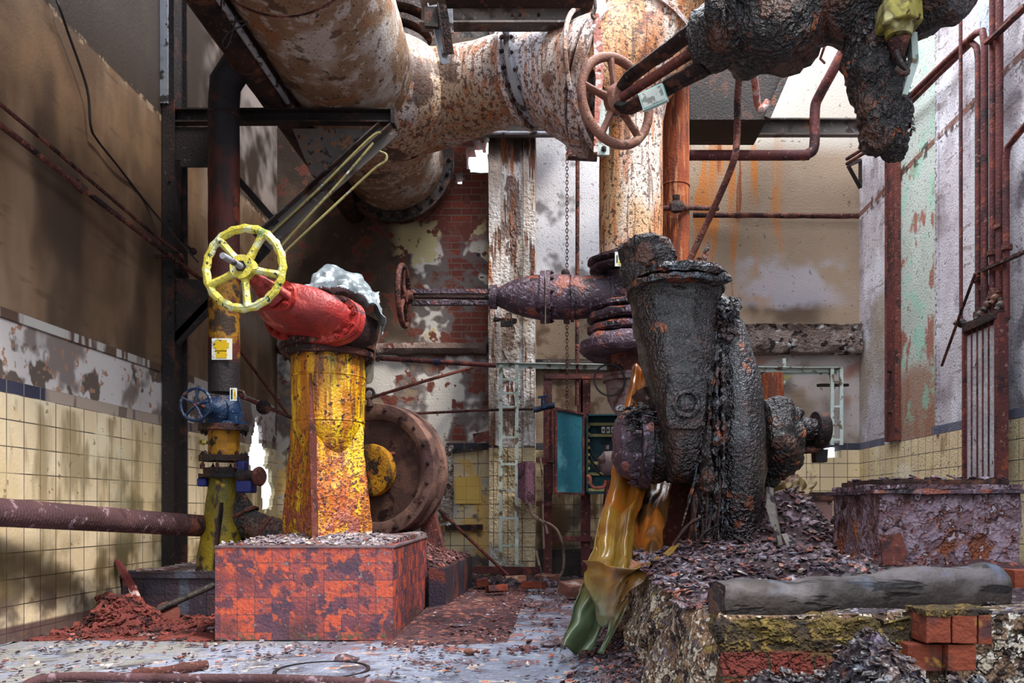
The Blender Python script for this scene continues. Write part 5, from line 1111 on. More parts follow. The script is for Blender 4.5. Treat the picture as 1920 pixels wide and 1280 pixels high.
for x in (1131, 1140, 1149):
    b = MB(); b.box(P(x,806,8.47), (.038,.05,.065)); br_ = put(b, 'breaker', M['label_white'], t, bevel=.004)
    b = MB(); b.box(P(x,806,8.44), (.014,.01,.02)); put(b, 'breaker_switch', M['label_ink'], br_)
for k_ in range(9):
    b = MB(); b.box(P(1104,800+k_*13,8.46), (.02,.03,.028)); put(b, 'terminal', M['brass'], t)
for k_, (a_, c_) in enumerate((((1104,830),(1130,868)), ((1104,840),(1126,880)), ((1104,852),(1132,893)))):
    b = MB(); b.tube([P(a_[0],a_[1],8.48), P((a_[0]+c_[0])/2-4,(a_[1]+c_[1])/2+6,8.45), P(c_[0],c_[1],8.48)], .009, 6, sm=4); put(b, 'loose_wire', M['wire'], t)
t = thing('purple_junction_box', 'ribbed purple-brown junction box with cables hanging from it, beside the long ladder', 'junction box', P(988,942,8.1))
b = MB(); b.prism([P(971,868,8.15), P(987,865,8.05), P(987,944,8.05), P(971,932,8.15)], (.0,.12,0)); b.prism([P(987,865,8.05), P(1003,867,8.12), P(1003,943,8.12), P(987,944,8.05)], (0,.12,0)); put(b, 'housing', M['purple_box'], t, smooth=False)
b = MB(); b.bar(P(987,864,8.04), P(987,944,8.04), .02, .02, (0,1,0)); put(b, 'ridge', M['purple_box'], t)
for pts_, r_ in (([(992,943),(996,962),(1010,972),(1022,985),(1026,1000)],.014), ([(994,944),(1000,968),(1035,985),(1050,1005),(1057,1040),(1053,1075),(1030,1092),(1000,1100)],.014), ([(1013,858),(1017,900),(1018,980),(1020,1028)],.010)):
    b = MB(); b.tube([P(x,y,8.05) for x, y in pts_], r_, 8, sm=5, step=.06); put(b, 'hanging_cable', M['cable'], t)
b = MB(); b.tube([P(1005,1032,8.1), P(1010,1055,8.1), P(1018,1085,8.1)], .012, 8); put(b, 'cable_stub', M['cable'], label='short pale cable stub on the floor under the junction box', cat='cable')
t = thing('small_motor', 'small greyish pink motor with copper pipe in front of the open teal cabinet', 'motor', P(1136,890,7.6))
b = MB(); b.lathe(P(1122,868,7.6), (1,.1,0), [(0,.0),(.0,.05),(.03,.08),(.05,.11),(.2,.115),(.24,.09),(.24,0)], 26, step=.03); put(b, 'housing', M['grey_motor'], t, rough=(.004,12))
b = MB(); b.tube([P(1138,842,7.6), P(1138,834,7.6)], .02, 8); put(b, 'cap', M['grey_motor'], t)
b = MB(); b.bar(P(1140,905,7.62), V(P(1140,0,7.62).x+.02,8.6,.72), .05, .05); b.bar(P(1140,905,7.62), V(P(1140,0,7.62).x,7.64,0.0), .05, .05); put(b, 'support_post', M['maroon'], t)
b = MB(); b.tube([P(1100,893,7.6), P(1106,895,7.6), P(1108,908,7.6), P(1116,914,7.6), P(1132,912,7.6), P(1136,900,7.6)], .017, 10, sm=4); put(b, 'copper_pipe', M['copper'], t)
b = MB(); b.bar(P(888,1068,8.6), P(1012,1070,8.6), .07, .08); put(b, 'threshold_beam', M['maroon'], label='low maroon steel beam on the floor along the foot of the pilaster', cat='beam', rough=(.006,9))

# --- right bay of the back wall
t = thing('valve_pipe', 'small pipe with rusty tee valve running from orange pipe to the right', 'pipe', P(1295,400,7.1))
b = MB(); b.tube([P(1243,391,7.0), P(1270,389,7.0), P(1345,391,7.8)], .022, 10, step=.1); put(b, 'pipe_run', M['rust_brown'], t)
b = MB(); b.ball(P(1269,387,7.0), .055, 12, 8, (1.3,1,1)); b.tube([P(1268,380,7.0), P(1268,367,7.0)], .03, 8); b.bar(P(1258,391,6.93), P(1280,391,6.93), .04, .05); put(b, 'tee_valve', M['rust_dark'], t, rough=(.01,14))
b = MB(); b.tube([P(1300,403,8.92), P(1610,405,8.92)], .028, 10, step=.1); put(b, 'level_wall_pipe', M['rust_brown'], label='thin rusty pipe running level along the tan back wall into the corner', cat='pipe', rough=(.006,12))
t = thing('angle_bracket', 'triangular angle bracket with pipe stubs in the corner below the cross beam', 'bracket', P(1610,350,8.8))
for a_, c_ in ((P(1590,310,8.7),P(1613,352,8.85)), (P(1590,310,8.7),P(1614,300,8.85)), (P(1613,300,8.85),P(1613,352,8.85))):
    b = MB(); b.bar(a_, c_, .035, .02, (0,1,0)); put(b, 'bar', M['dark_steel'], t)
for dy in (0,9):
    b = MB(); b.tube([P(1588,298+dy,8.6), P(1636,268+dy,8.0)], .018, 8); put(b, 'pipe_stub', M['rust_brown'], t)
t = thing('wall_leg_bracket', 'small dark iron bracket fixed on the back wall under the pale rail', 'bracket', P(1470,720,8.9))
b = MB(); b.prism([P(1462,698,8.9), P(1490,698,8.9), P(1472,722,8.9), P(1462,722,8.9)], (0,.04,0)); put(b, 'plate', M['conduit'], t)
# wooden stump of a pipe behind the shaft end
b = MB(); b.tube([P(1448,700,7.4), P(1450,765,7.4), V(P(1450,0,7.4).x,7.4,0)], .095, 24, step=.06); put(b, 'orange_brown_pipe', M['orange_rust'], label='short thick brown-orange vertical pipe just right of the black pump', cat='pipe', rough=(.006,9))
# dark box of the flywheel end, rubble along the back
rt = random.Random(4)
for k_, (px, py, sz_, lab, m) in enumerate([
    (828,1090,.10,'flat reddish brick lying at the far end of the aisle, left of the others','clay_brick'),
    (868,1082,.09,'dull red broken brick standing on edge behind the low dark plinth','clay_brick'),
    (966,1080,.10,'pale broken brick leaning on the threshold beside the leaning rod foot','pale_brick'),
    (1000,1092,.10,'half brick with bright broken face right of the pale brick','clay_brick'),
    (1025,1080,.12,'rounded grey mortar lump right of the half brick','debris_rock'),
    (905,1086,.10,'long red brick lying flat left of the leaning rod foot','clay_brick'),
    (930,1098,.09,'small red brick piece in front of the threshold beam','clay_brick'),
    (1085,1103,.16,'whole dark brick lying in shadow left of the hanging sheet','debris_rock')]):
    Yb = .72*F/(py+12-955)*1.0 if py > 1000 else 8; Yb = min(Yb, 8.45); c_ = P(px, py, Yb); c_.z = .035+.3*sz_
    r_ = Matrix.Rotation(rt.uniform(0,3), 3, 'Z') @ Matrix.Rotation(rt.uniform(-.3,.3), 3, 'X')
    b = MB(); b.box(c_, (sz_*2, sz_, sz_*.62), r_); put(b, 'broken_brick', M[m], label=lab, cat='brick', group=None, rough=(.012,12), sub=4)
heap('rubble_strip', lambda x, y: .05+nz(x,y,5)*.06, -1.5,1.2,7.95,8.58, 90,30, M['mound'], kind='stuff', label='strip of dirt and rubble along the foot of the back wall', cat='rubble', ang=80)
# ================================================================ THE BLACK PUMP AND WHAT STANDS ROUND IT
t = thing('black_pump', 'large black tar-crusted centrifugal pump standing on the flaked concrete plinth', 'pump', P(1320,1040,4.6))
PY_ = 4.5
def oval(px0, px1, py, Y, d, n=40, dz=0):
    a, c = P(px0,py,Y), P(px1,py,Y); m_ = (a+c)/2; r = (c.x-a.x)/2
    return [m_+V(r*math.copysign(abs(cos(2*pi*k/n))**.8, cos(2*pi*k/n)), d*math.copysign(abs(sin(2*pi*k/n))**.8, sin(2*pi*k/n)), dz*cos(2*pi*k/n)) for k in range(n)]
def loftrows(spec, step=6):
    A = smooth_path(spec, step); return A
# discharge duct: tapering down from the top flange
spec = [(1180,1352,548,4.62,.26),(1183,1345,580,4.62,.25),(1188,1342,620,4.62,.25),(1200,1340,670,4.60,.25),(1212,1336,720,4.58,.25),(1224,1334,770,4.56,.25),(1232,1332,820,4.56,.24),(1240,1330,865,4.56,.21),(1252,1325,893,4.56,.15),(1275,1312,906,4.56,.05)]
b = MB(); b.loft([oval(*r) for r in smooth_path(spec, 7)]); put(b, 'discharge_casing', M['wet_black'], t, rough=[(.02,6),(.007,28)])
# outer volute ring seen almost edge-on
pts = [(P(1345,585,4.85),.10),(P(1364,640,4.70),.125),(P(1377,720,4.58),.14),(P(1383,800,4.52),.145),(P(1384,880,4.50),.145),(P(1384,960,4.54),.14),(P(1383,1040,4.62),.13),(P(1365,1075,4.95),.11),(P(1350,1060,5.5),.11),(P(1345,940,5.85),.11),(P(1340,800,5.9),.11),(P(1335,680,5.6),.10),(P(1338,590,5.15),.09)]
b = MB(); b.tube([p for p, r in pts], [r for p, r in pts], 36, closed=True, sm=6); put(b, 'volute', M['wet_black'], t, rough=[(.014,6),(.006,32)])
# seam flange: ragged flaking band beside it
for k_, (o_, r_, m) in enumerate(((-4,.036,'tar_flake'), (9,.026,'tar_flake'), (-18,.034,'black_crust'))):
    pp = [P(1330+o_,585,4.72), P(1342+o_,640,4.55), P(1346+o_,720,4.40), P(1346+o_,820,4.33), P(1345+o_,920,4.34), P(1340+o_,1000,4.42), P(1334+o_,1045,4.5)]
    b = MB(); b.tube(pp, [r_*.8,r_,r_,r_,r_,r_*1.1,r_*1.3], 14, sm=7, step=.012, ell=(.55,1.5)); put(b, 'seam_flange', M[m], t, rough=[(.035,10),(.015,30)])
pts = []
for i in range(1500):
    f = random.random(); c = P(1310+random.gauss(16,10)+ (8*f), 560+490*f, 4.36+.3*(1-f)**3+random.uniform(-.03,.06)); pts.append((c, random.uniform(.008,.028), (random.uniform(-1,1),-1,random.uniform(-.5,.5))))
for i in range(500):
    c = P(random.uniform(1330,1385), random.uniform(560,640), random.uniform(4.5,4.75)); pts.append((c, random.uniform(.01,.03), (0.3,-.8,.6)))
chips('tar_flakes', pts, M['tar_flake'], None, None, t)
# disc body between
b = MB(); b.lathe(P(1320,800,5.15), (1,0,0), [(0,.1),(0,.52),(.05,.60),(.10,.60),(.14,.5),(.16,.1)], 48, step=.04); put(b, 'impeller_casing', M['black_crust'], t, rough=(.02,7))
# top flange, oval, doubled
def ovr(px0, px1, py, Y, d, h0, h1, nm, m, rr):
    b = MB(); o1 = oval(px0,px1,py,Y,d,56)
    b.loft([[p+V(0,0,h) for p in [c_+(q-c_)*s for q in o1]] for h, s in ((h0,.8),(h0,1),((h0+h1)/2,1.02),(h1,1),(h1,.8)) for c_ in [sum(o1, V(0,0,0))/56]])
    put(b, nm, m, t, rough=rr)
ovr(1176,1354,541,4.6,.31,-.03,.005,'top_flange',M['tar_flake'],[(.012,9),(.005,30)])
ovr(1182,1358,531,4.6,.31,-.012,.025,'mating_flange',M['tar_flake'],[(.022,9),(.01,26)])
b = MB(); b.tube([P(1320,532,4.42), P(1345,524,4.40), P(1362,520,4.40), P(1372,524,4.40)], [.02,.035,.03,.005], 12, sm=4, step=.01); put(b, 'curled_flake', M['tar_flake'], t, rough=(.015,20))
# broken stub on top
b = MB(); prof = []
o_ = P(1218,528,4.6); tip = P(1213,446,4.6); dd = (tip-o_).normalized(); hh_ = (tip-o_).length
b.lathe(o_-dd*.02, dd, [(0,.15),(.1,.155),(hh_*.7,.152),(hh_*.92,.145),(hh_,.125),(hh_*.98,.11),(hh_*.6,.105),(hh_*.55,.0)], 44, step=.02); put(b, 'broken_stub', M['black_crust'], t, rough=[(.03,8),(.012,28)])
for pp in ([(1262,520),(1285,497),(1312,480),(1330,455),(1326,478),(1316,500),(1322,520)], [(1300,520),(1318,490),(1328,452),(1330,460),(1324,500),(1312,522)]):
    b = MB(); b.prism([P(x,y,4.6) for x, y in pp], (0,.03,0)); put(b, 'torn_sheet', M['tar_flake'], t, rough=(.012,20), sub=2)
pts = [(P(random.uniform(1250,1345), random.uniform(516,530), random.uniform(4.45,4.75)), random.uniform(.01,.03), (0,0,1)) for i in range(260)]
chips('rust_flakes', pts, M['flake'], None, None, t)
# inspection cover
def rr(c, w_, h_, n=36, e=4):
    return [c+V(w_*math.copysign(abs(cos(2*pi*k/n))**(2/e), cos(2*pi*k/n)), 0, h_*math.copysign(abs(sin(2*pi*k/n))**(2/e), sin(2*pi*k/n))) for k in range(n)]
cc = P(1287,752,4.285); 
def rrt(c, w_, h_): return [Matrix.Rotation(radians(5),3,'Y') @ (p-c)+c for p in rr(c, w_, h_)]
b = MB(); b.loft([rrt(cc+V(0,.12,0),.108,.15), rrt(cc+V(0,.01,0),.108,.15), rrt(cc,.10,.142), rrt(cc-V(0,.002,0),.06,.1)]); put(b, 'inspection_cover', M['wet_black'], t, rough=(.007,20))
b = MB(); b.torus(cc+V(0,-.004,-.015), (0,1,0), .062, .016, 36, 10); b.lathe(cc+V(0,.0,-.015), (0,-1,0), [(0,.04),(.012,.038),(.016,.03),(.016,.001)], 24); put(b, 'cover_boss', M['wet_black'], t, rough=(.008,24))
for dx, dz in ((-.085,.12),(.085,.12),(-.085,-.12),(.085,-.12)): bolt_at(t, cc+V(dx,-.005,dz), (0,-1,0), .012, .012, M['wet_black'])
# suction side with covers on the left
b = MB(); b.lathe(P(1150,835,4.75), (1,.05,.0), [(0,.0),(0,.10),(.03,.17),(.10,.205),(.14,.205),(.15,.16),(.5,.16)], 44, step=.03); put(b, 'suction_cover', M['violet_rust'], t, rough=(.012,9))
b = MB(); b.lathe(P(1196,838,4.70), (1,.05,0), [(0,.1),(0,.235),(.055,.24),(.055,.1)], 44); put(b, 'suction_flange', M['violet_rust'], t, rough=(.01,9))
bolts(t, P(1192,838,4.70), (-1,-.05,0), .205, 10, .02, .03, M['violet_rust'], .3)
b = MB(); b.lathe(P(1214,838,4.68), (1,.05,0), [(0,.1),(0,.2),(.07,.2),(.12,.15),(.2,.17)], 36, step=.03); put(b, 'neck_ring', M['black_crust'], t, rough=[(.03,9),(.012,26)])
b = MB(); b.tube([P(1200,735,4.75), P(1220,765,4.72), P(1245,800,4.7)], [.05,.06,.05], 16, step=.02); put(b, 'side_branch', M['rust_dark'], t, rough=(.02,14))
pts = [(P(random.gauss(1215,22), 790+random.gauss(-5,14), random.uniform(4.5,4.75)), random.uniform(.012,.04), (0,-.3,1)) for i in range(420)]
chips('rust_flakes', pts, M['tar_flake'], None, None, t)
b = MB(); b.lathe(P(1283,905,4.75), (0,0,1), [(0,.10),(.08,.17),(.16,.2),(.3,.2)], 36, step=.03); put(b, 'lower_drum', M['black_crust'], t, rough=(.01,9))
# bearing housing, shaft, pulley on the right
b = MB(); b.lathe(P(1428,825,4.85), (1,.02,.0), [(0,.17),(0,.235),(.06,.25),(.12,.235),(.16,.20),(.21,.17),(.22,.10)], 44, step=.02); put(b, 'bearing_housing', M['black_crust'], t, rough=[(.04,7),(.014,26)])
b = MB(); b.tube([P(1478,800,4.85), P(1500,803,4.85), P(1545,805,4.85)], [.10,.068,.062], 26, step=.02); put(b, 'shaft', M['wet_black'], t, rough=(.008,16))
b = MB(); b.lathe(P(1527,805,4.85), (1,.12,0), [(0,.05),(0,.105),(.015,.112),(.05,.112),(.065,.105),(.065,.05)], 44); put(b, 'pulley', M['rust_dark'], t, rough=(.003,12))
b = MB(); b.tube([P(1480,846,4.87), P(1535,842,4.87)], .022, 10); b.bar(P(1470,832,4.95), P(1545,832,4.95), .05, .05); put(b, 'shaft_support', M['rust_brown'], t)
b = MB(); b.prism([P(1528,842,4.95), P(1553,842,4.95), P(1551,866,4.95), P(1530,866,4.95)], (0,.08,0)); put(b, 'support_foot', M['dark_steel'], t)
b = MB(); b.loft([oval(1425,1470,880,4.85,.12), oval(1425,1462,905,4.85,.08), oval(1425,1440,925,4.85,.04)]); put(b, 'crust_lump', M['black_crust'], t, rough=(.03,10))
# feet: ragged dark pedestal and hanging shreds
b = MB(); b.loft([oval(1300,1425,900,4.75,.2), oval(1300,1430,980,4.72,.22), oval(1290,1440,1048,4.7,.26)]); put(b, 'pedestal', M['black_crust'], t, rough=[(.04,6),(.01,26)], sub=1)
b = MB(); b.tube([P(1268,880,5.1), P(1266,1060,5.1)], .11, 24, step=.05); put(b, 'rear_leg', M['rust_red'], t, rough=(.008,8))
for k_ in range(26):
    x0_ = random.uniform(1298,1350); y0_ = random.uniform(840,950); x1_ = x0_+random.uniform(-40,12); y1_ = random.uniform(985,1060)
    Ya = random.uniform(4.3,4.45); b = MB(); b.tube([P(x0_,y0_,Ya), P((x0_+x1_)/2+random.uniform(-4,8),(y0_+y1_)/2,Ya-.02), P(x1_,y1_,Ya-random.uniform(.0,.1))], [.006,.016,.005], 7, sm=5, ell=(1,.5)); put(b, 'hanging_shred', M['rust_dark'] if k_ % 3 else M['tar_flake'], t, rough=(.01,16))

# --- concrete plinth with debris
def ptop(x, y):
    h = .0
    h += .36*g2(x,y,1.30,4.65,.27,.4)+.12*g2(x,y,.8,4.3,.5,.6)+.10*g2(x,y,1.0,3.3,.5,.5)
    h += nz(x,y,2.5)*.05+nz(x,y,8)*.02
    return max(h, .0)
t = thing('concrete_plinth', 'broad crumbling concrete plinth under the black pump, red tiled brick front with mustard moss', 'plinth', V(1.7,4.2,0))
# left lumpy flank follows the photo's ragged outline
b = MB(); rows = []
for j in range(70):
    f = j/69; y = 2.42+(6.2-2.42)*f; row = []
    for i in range(27):
        if i < 13:
            g = i/12; z = .44*g; xo = .46-.10*(1-g)**.8*(1 if f > .1 else .4)-.05*f
            p = V(xo, y, z)
            q = noise.fractal(p*4, .9, 2.1, 4); p.x += q*.07+noise.noise(p*14)*.02
            p.x = max(p.x, .30); p.z += q*.02 if 0 < i else 0
        else:
            g = (i-12)/14; p = V(.46+(1.5-.46)*g, y, .44+nz(.46+g, y, 3)*.02)
        row.append(p)
    rows.append(row)
n_ = 27
vs = [p for r in rows for p in r]; fs = [(j*n_+i, j*n_+i+1, (j+1)*n_+i+1, (j+1)*n_+i) for j in range(69) for i in range(n_-1)]
vs2 = [V(1.5,r[0].y,0) for r in rows]; o_ = len(vs); vs += vs2
fs += [(j*n_+n_-1, o_+j, o_+j+1, (j+1)*n_+n_-1) for j in range(69)]
fs += [tuple(list(range(n_))+[o_]), tuple([o_+69]+[69*n_+i for i in reversed(range(n_))])]
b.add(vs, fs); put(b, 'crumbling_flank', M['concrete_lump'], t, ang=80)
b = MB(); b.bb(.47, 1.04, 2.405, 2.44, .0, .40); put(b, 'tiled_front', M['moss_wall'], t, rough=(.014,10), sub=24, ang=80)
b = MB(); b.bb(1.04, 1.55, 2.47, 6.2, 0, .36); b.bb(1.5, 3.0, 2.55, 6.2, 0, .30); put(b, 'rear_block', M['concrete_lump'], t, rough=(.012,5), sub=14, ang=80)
b = MB(); b.bb(.46,1.1,2.40,2.5,.36,.43); put(b, 'mossy_lip', W('moss', [(112,90,46),(82,68,40)], [L((146,124,66), 20, .52, .62, h=.6), L((52,42,34), 9, .54, .6)], bump=1.2, bs=60, dist=.03), t, rough=(.03,12), sub=16, ang=80)
t2 = thing('flake_mound', 'mound of dark rust flakes covering the concrete plinth around the black pump', 'rubble', V(1.2,4.4,.43))
heap('mound', ptop, .44,2.3,2.62,6.1, 130,150, M['mound'], t2, base=.435, ang=80)
pts = []
for i in range(9000):
    x = random.uniform(.38,2.25); y = 2.6+3.3*random.random()**1.1
    if x > 1.4 and y < 3.9: continue
    pts.append((V(x, y, .435+ptop(x,y)+.008), random.uniform(.009,.024)*(1.8 if random.random() < .12 else 1), (nz(x,y,6)*.8,nz(y,x,6)*.8,1)))
third = len(pts)//3
chips('rust_flakes', pts[:third*2], M['flake'], None, None, t2)
chips('pale_flakes', pts[third*2:third*2+700], M['flake_pale'], None, None, t2)
chips('orange_flakes', pts[-700:], M['flake_red'], None, None, t2)
# flakes that slid down the left flank on to the floor
pts = []
for i in range(1500):
    y = random.uniform(2.5,5.2); x = .36-abs(random.gauss(0,.14)); pts.append((V(x, y, .012+max(0,.12*(1-(.36-x)/.12))*random.random()), random.uniform(.008,.026), (-.3,0,1)))
chips('slid_flakes', pts, M['flake'], 'loose rust flakes scattered on the floor at the foot of the crumbling plinth', 'flakes')

for k_, (px, py, Y, L_, tw) in enumerate([(1452,925,4.35,.30,.1),(1470,1000,4.2,.18,-.5),(1494,1015,4.2,.14,.3)]):
    pass
b = MB(); b.prism([P(1436,912,4.3), P(1450,915,4.3), P(1458,960,4.22), P(1472,1040,4.15), P(1466,1046,4.15), P(1446,985,4.22), P(1436,950,4.28)], (.01,.04,.0)); put(b, 'wood_splinter', M['grey_wood'], label='upright grey splinter of wood leaning against the right foot of the black pump', cat='splinter', rough=(.004,16))
b = MB(); b.prism([P(1466,1002,4.1), P(1476,1000,4.1), P(1497,1050,4.0), P(1490,1054,4.0)], (.0,.03,.0)); put(b, 'wood_splinter', M['grey_wood'], label='smaller grey splinter lying on the flake slope right of the upright one', cat='splinter', rough=(.004,16))
for k_, (pp, lb) in enumerate([([(1255,1032),(1290,985),(1318,968)],'dark shred of bark-like rust leaning on the pump foot, nearest the plastic sheet'),([(1300,1040),(1320,1000),(1345,985)],'thin dark rust shred leaning on the pump foot beside the bark-like one'),([(1375,1005),(1410,1025),(1440,1040)],'thin brown root-like strand across the right side of the pump foot')]):
    b = MB(); b.tube([P(x,y,4.2) for x, y in pp], [.012,.02,.006], 8, sm=6, ell=(1,.5)); put(b, 'rust_shred', M['rust_dark'], label=lb, cat='shred', rough=(.012,20))

# --- the log
t = thing('charred_log', 'long weathered dark timber log lying across the front of the concrete plinth', 'log', P(1600,1170,2.55))
la_, lb_ = P(1345,1132,2.50), P(1880,1100,2.72)
b = MB(); A = []
Ld = (lb_-la_).normalized()
N_ = 90
for j in range(N_+1):
    f = j/N_; c = la_+(lb_-la_)*f; u_, v_ = frame(Ld); ring = []
    R = .070+.014*f
    if f > .93: R *= 1-.5*((f-.93)/.07)**2
    for k in range(30):
        a = 2*pi*k/30; ex = math.copysign(abs(cos(a))**.8, cos(a)); ey = math.copysign(abs(sin(a))**.85, sin(a))
        ring.append(c+u_*ex*R*1.0+v_*ey*R*.98+Ld*(.018*noise.noise(V(a,0,0)*1.5) if j < 1 else 0))
    A.append(ring)
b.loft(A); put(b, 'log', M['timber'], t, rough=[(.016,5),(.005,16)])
b = MB(); b.tube([la_-Ld*.006, la_+Ld*.012], [.064,.071], 30); put(b, 'sawn_end', M['black_crust'], t, rough=(.006,16), label='rotten dark end face')
# --- clay bricks at the right of the plinth front
for k_, (x0_, x1_, ya, yb, Y, lab) in enumerate([
    (1737,1785,1153,1206,2.30,'orange clay brick with mossy top, left one of the upper three under the log'),
    (1786,1834,1153,1206,2.30,'orange clay brick in the middle of the upper three under the log'),
    (1835,1862,1152,1208,2.30,'narrow orange clay brick at the right end of the upper three under the log'),
    (1778,1830,1208,1257,2.31,'orange clay brick directly beneath the upper three'),
    (1702,1768,1208,1258,2.34,'cracked mossy orange clay brick beside the dark gap below the log')]):
    b = MB(); b.prism([P(x0_,ya,Y), P(x1_-1,ya,Y), P(x1_-1,yb,Y), P(x0_,yb,Y)], (0,.14,0)); put(b, 'clay_brick', M['clay_brick'], label=lab, cat='brick', rough=(.004,14), sub=4, bevel=.003, smooth=False)
b = MB(); b.prism([P(1736,1145,2.30), P(1862,1143,2.30), P(1862,1153,2.30), P(1736,1154,2.30)], (0,.14,0)); put(b, 'mortar_bed', M['moss_wall'], label='crumbly yellow mortar bed on top of the upper clay bricks', cat='mortar', rough=(.008,16), sub=6)
b = MB(); b.prism([P(1868,1150,2.6), P(1990,1140,2.6), P(1990,1215,2.6), P(1880,1210,2.6)], (0,.25,0)); put(b, 'concrete_chunk', M['concrete_lump'], label='mustard-stained concrete chunk at the right edge beside the clay bricks', cat='rubble', rough=(.02,9), sub=8)
b = MB(); b.prism([P(1903,1070,2.9), P(1960,1070,2.9), P(1960,1112,2.9), P(1903,1108,2.9)], (0,.12,0)); put(b, 'clay_brick', M['clay_brick'], label='single red clay brick at the right edge next to the rusty metal box', cat='brick', rough=(.004,14), sub=4)
b = MB(); b.prism([P(1862,1095,2.95), P(1960,1110,2.95), P(1960,1150,2.95), P(1862,1150,2.95)], (0,.3,0)); put(b, 'mortar_lump', M['mound'], label='dark lump of mortar under the single red brick at the right edge', cat='rubble', rough=(.03,9), sub=8)
# --- rubble heaps in the foreground
def h1(x, y): return max(.50*max(0, 1-sqrt(((x-.745)/.30)**2+((y-1.95)/.45)**2))**.8, .34*g2(x,y,.62,2.05,.5,.22), .33*g2(x,y,1.0,2.05,.3,.2))
hfun = lambda x, y: max(0, h1(x,y)+nz(x,y,7)*.05-.02)
heap('foreground_heap', hfun, .36,1.1,1.60,2.37, 130,120, M['rubble'], label='pointed heap of violet-black rust rubble in front of the tiled plinth front', cat='rubble', ang=80, kind='stuff')
heap('foreground_heap', lambda x, y: max(0, .36*g2(x,y,1.22,2.02,.14,.2)+nz(x,y,7)*.04), 1.105,1.6,1.65,2.28, 90,90, M['rubble'], label='second violet-black rubble heap at the lower right corner', cat='rubble', ang=80, kind='stuff')
pts = []
for i in range(2600):
    x = random.uniform(.38,1.45); y = random.uniform(1.66,2.34); z = hfun(x,y) if x < 1.1 else .3*g2(x,y,1.22,2.02,.14,.2)
    pts.append((V(x,y,max(z,0)+.01), random.uniform(.006,.02), (nz(x,y,8),nz(y,x,8)-.3,1)))
chips('rubble_flakes', pts, M['tar_flake'], 'thin dark flakes lying over the foreground rubble heaps', 'flakes')

# --- rusty metal box with lid
t = thing('rusty_metal_box', 'big rectangular rusty metal box with stepped lid on the right of the plinth', 'box', P(1740,1060,3.8))
A_, B_, C_ = P(1648,925,3.62), P(1905,925,3.62), P(1572,925,4.22); D_ = V(B_.x+(C_.x-A_.x)*.0, C_.y, A_.z); z0 = .36
C_ = V(A_.x+.03, 4.2, A_.z)
q = [V(A_.x,3.62,z0), V(B_.x+.02,3.62,z0), V(B_.x+.02,4.22,z0), V(A_.x,4.22,z0)]
b = MB(); b.prism(q, (0,0,A_.z-z0)); put(b, 'box_shell', M['metal_box'], t, rough=(.010,9), sub=22)
def lid(g, za, zb, nm, m):
    b = MB(); b.bb(A_.x-g, B_.x+.02+g, 3.62-g, 4.22+g, za, zb); put(b, nm, m, t, rough=(.008,10), sub=8)
lid(.035, A_.z, A_.z+.018, 'lid_rim', M['violet_rust']); lid(.005, A_.z+.018, A_.z+.04, 'lid_step', M['metal_box']); lid(-.03, A_.z+.04, A_.z+.065, 'lid_top', M['rust_dark'])
pts = [(V(random.uniform(A_.x,B_.x), random.uniform(3.6,4.2), A_.z+.068), random.uniform(.01,.03), (0,0,1)) for i in range(60)]
chips('rust_flakes', pts, M['flake'], None, None, t)
b = MB(); b.prism([P(1652,1012,3.56), P(1690,1000,3.56), P(1702,1035,3.54), P(1695,1058,3.54), P(1656,1060,3.54)], (0,.02,0)); put(b, 'peeling_plate', M['rust_red'], t, rough=(.006,14), sub=3)
heap('rust_bank', lambda x, y: .05+.13*g2(x,y,1.9,3.6,.5,.12)+nz(x,y,7)*.04, 1.35,2.15,3.25,3.66, 60,30, M['mound_red'], label='bank of crumbled rust along the foot of the rusty metal box', cat='rubble', kind='stuff', ang=80, base=.34)
t = thing('small_speckled_box', 'small box with white and red speckled paint and dark lid behind the big metal box', 'box', P(1528,1010,5.4))
a_ = P(1496,938,5.4); c_ = P(1561,938,5.4)
b = MB(); b.bb(a_.x, c_.x, 5.4, 5.75, .40, a_.z); put(b, 'box_shell', M['speckled'], t, rough=(.006,9), sub=5)
b = MB(); b.bb(a_.x-.02, c_.x+.02, 5.37, 5.78, a_.z, a_.z+.03); b.bb(a_.x, c_.x, 5.4, 5.75, a_.z+.03, a_.z+.055); put(b, 'lid', M['rust_dark'], t, rough=(.004,9))
b = MB(); b.tube([P(1570,990,4.9), P(1600,960,4.85), P(1625,1000,4.8), P(1600,1030,4.8)], [.04,.07,.08,.04], 12, sm=4, step=.02); put(b, 'torn_black_sheet', M['tar_flake'], label='torn black rusty sheet slumped at the left side of the metal box', cat='sheet', rough=(.05,9))
# --- tarp beside the pump
sheet([(P(1428,893,5.2), P(1520,893,5.3)), (P(1430,905,5.05), P(1532,905,5.2)), (P(1436,935,5.0), P(1518,925,5.1)), (P(1470,962,4.98), P(1506,955,5.05)), (P(1480,990,4.98), P(1492,985,5.0))], 36, crease(3,3,.05,8), 'canvas_tarp', M['tarp'], jit=.02,
    label='olive brown canvas tarp draped between black pump and small speckled box', cat='tarp')

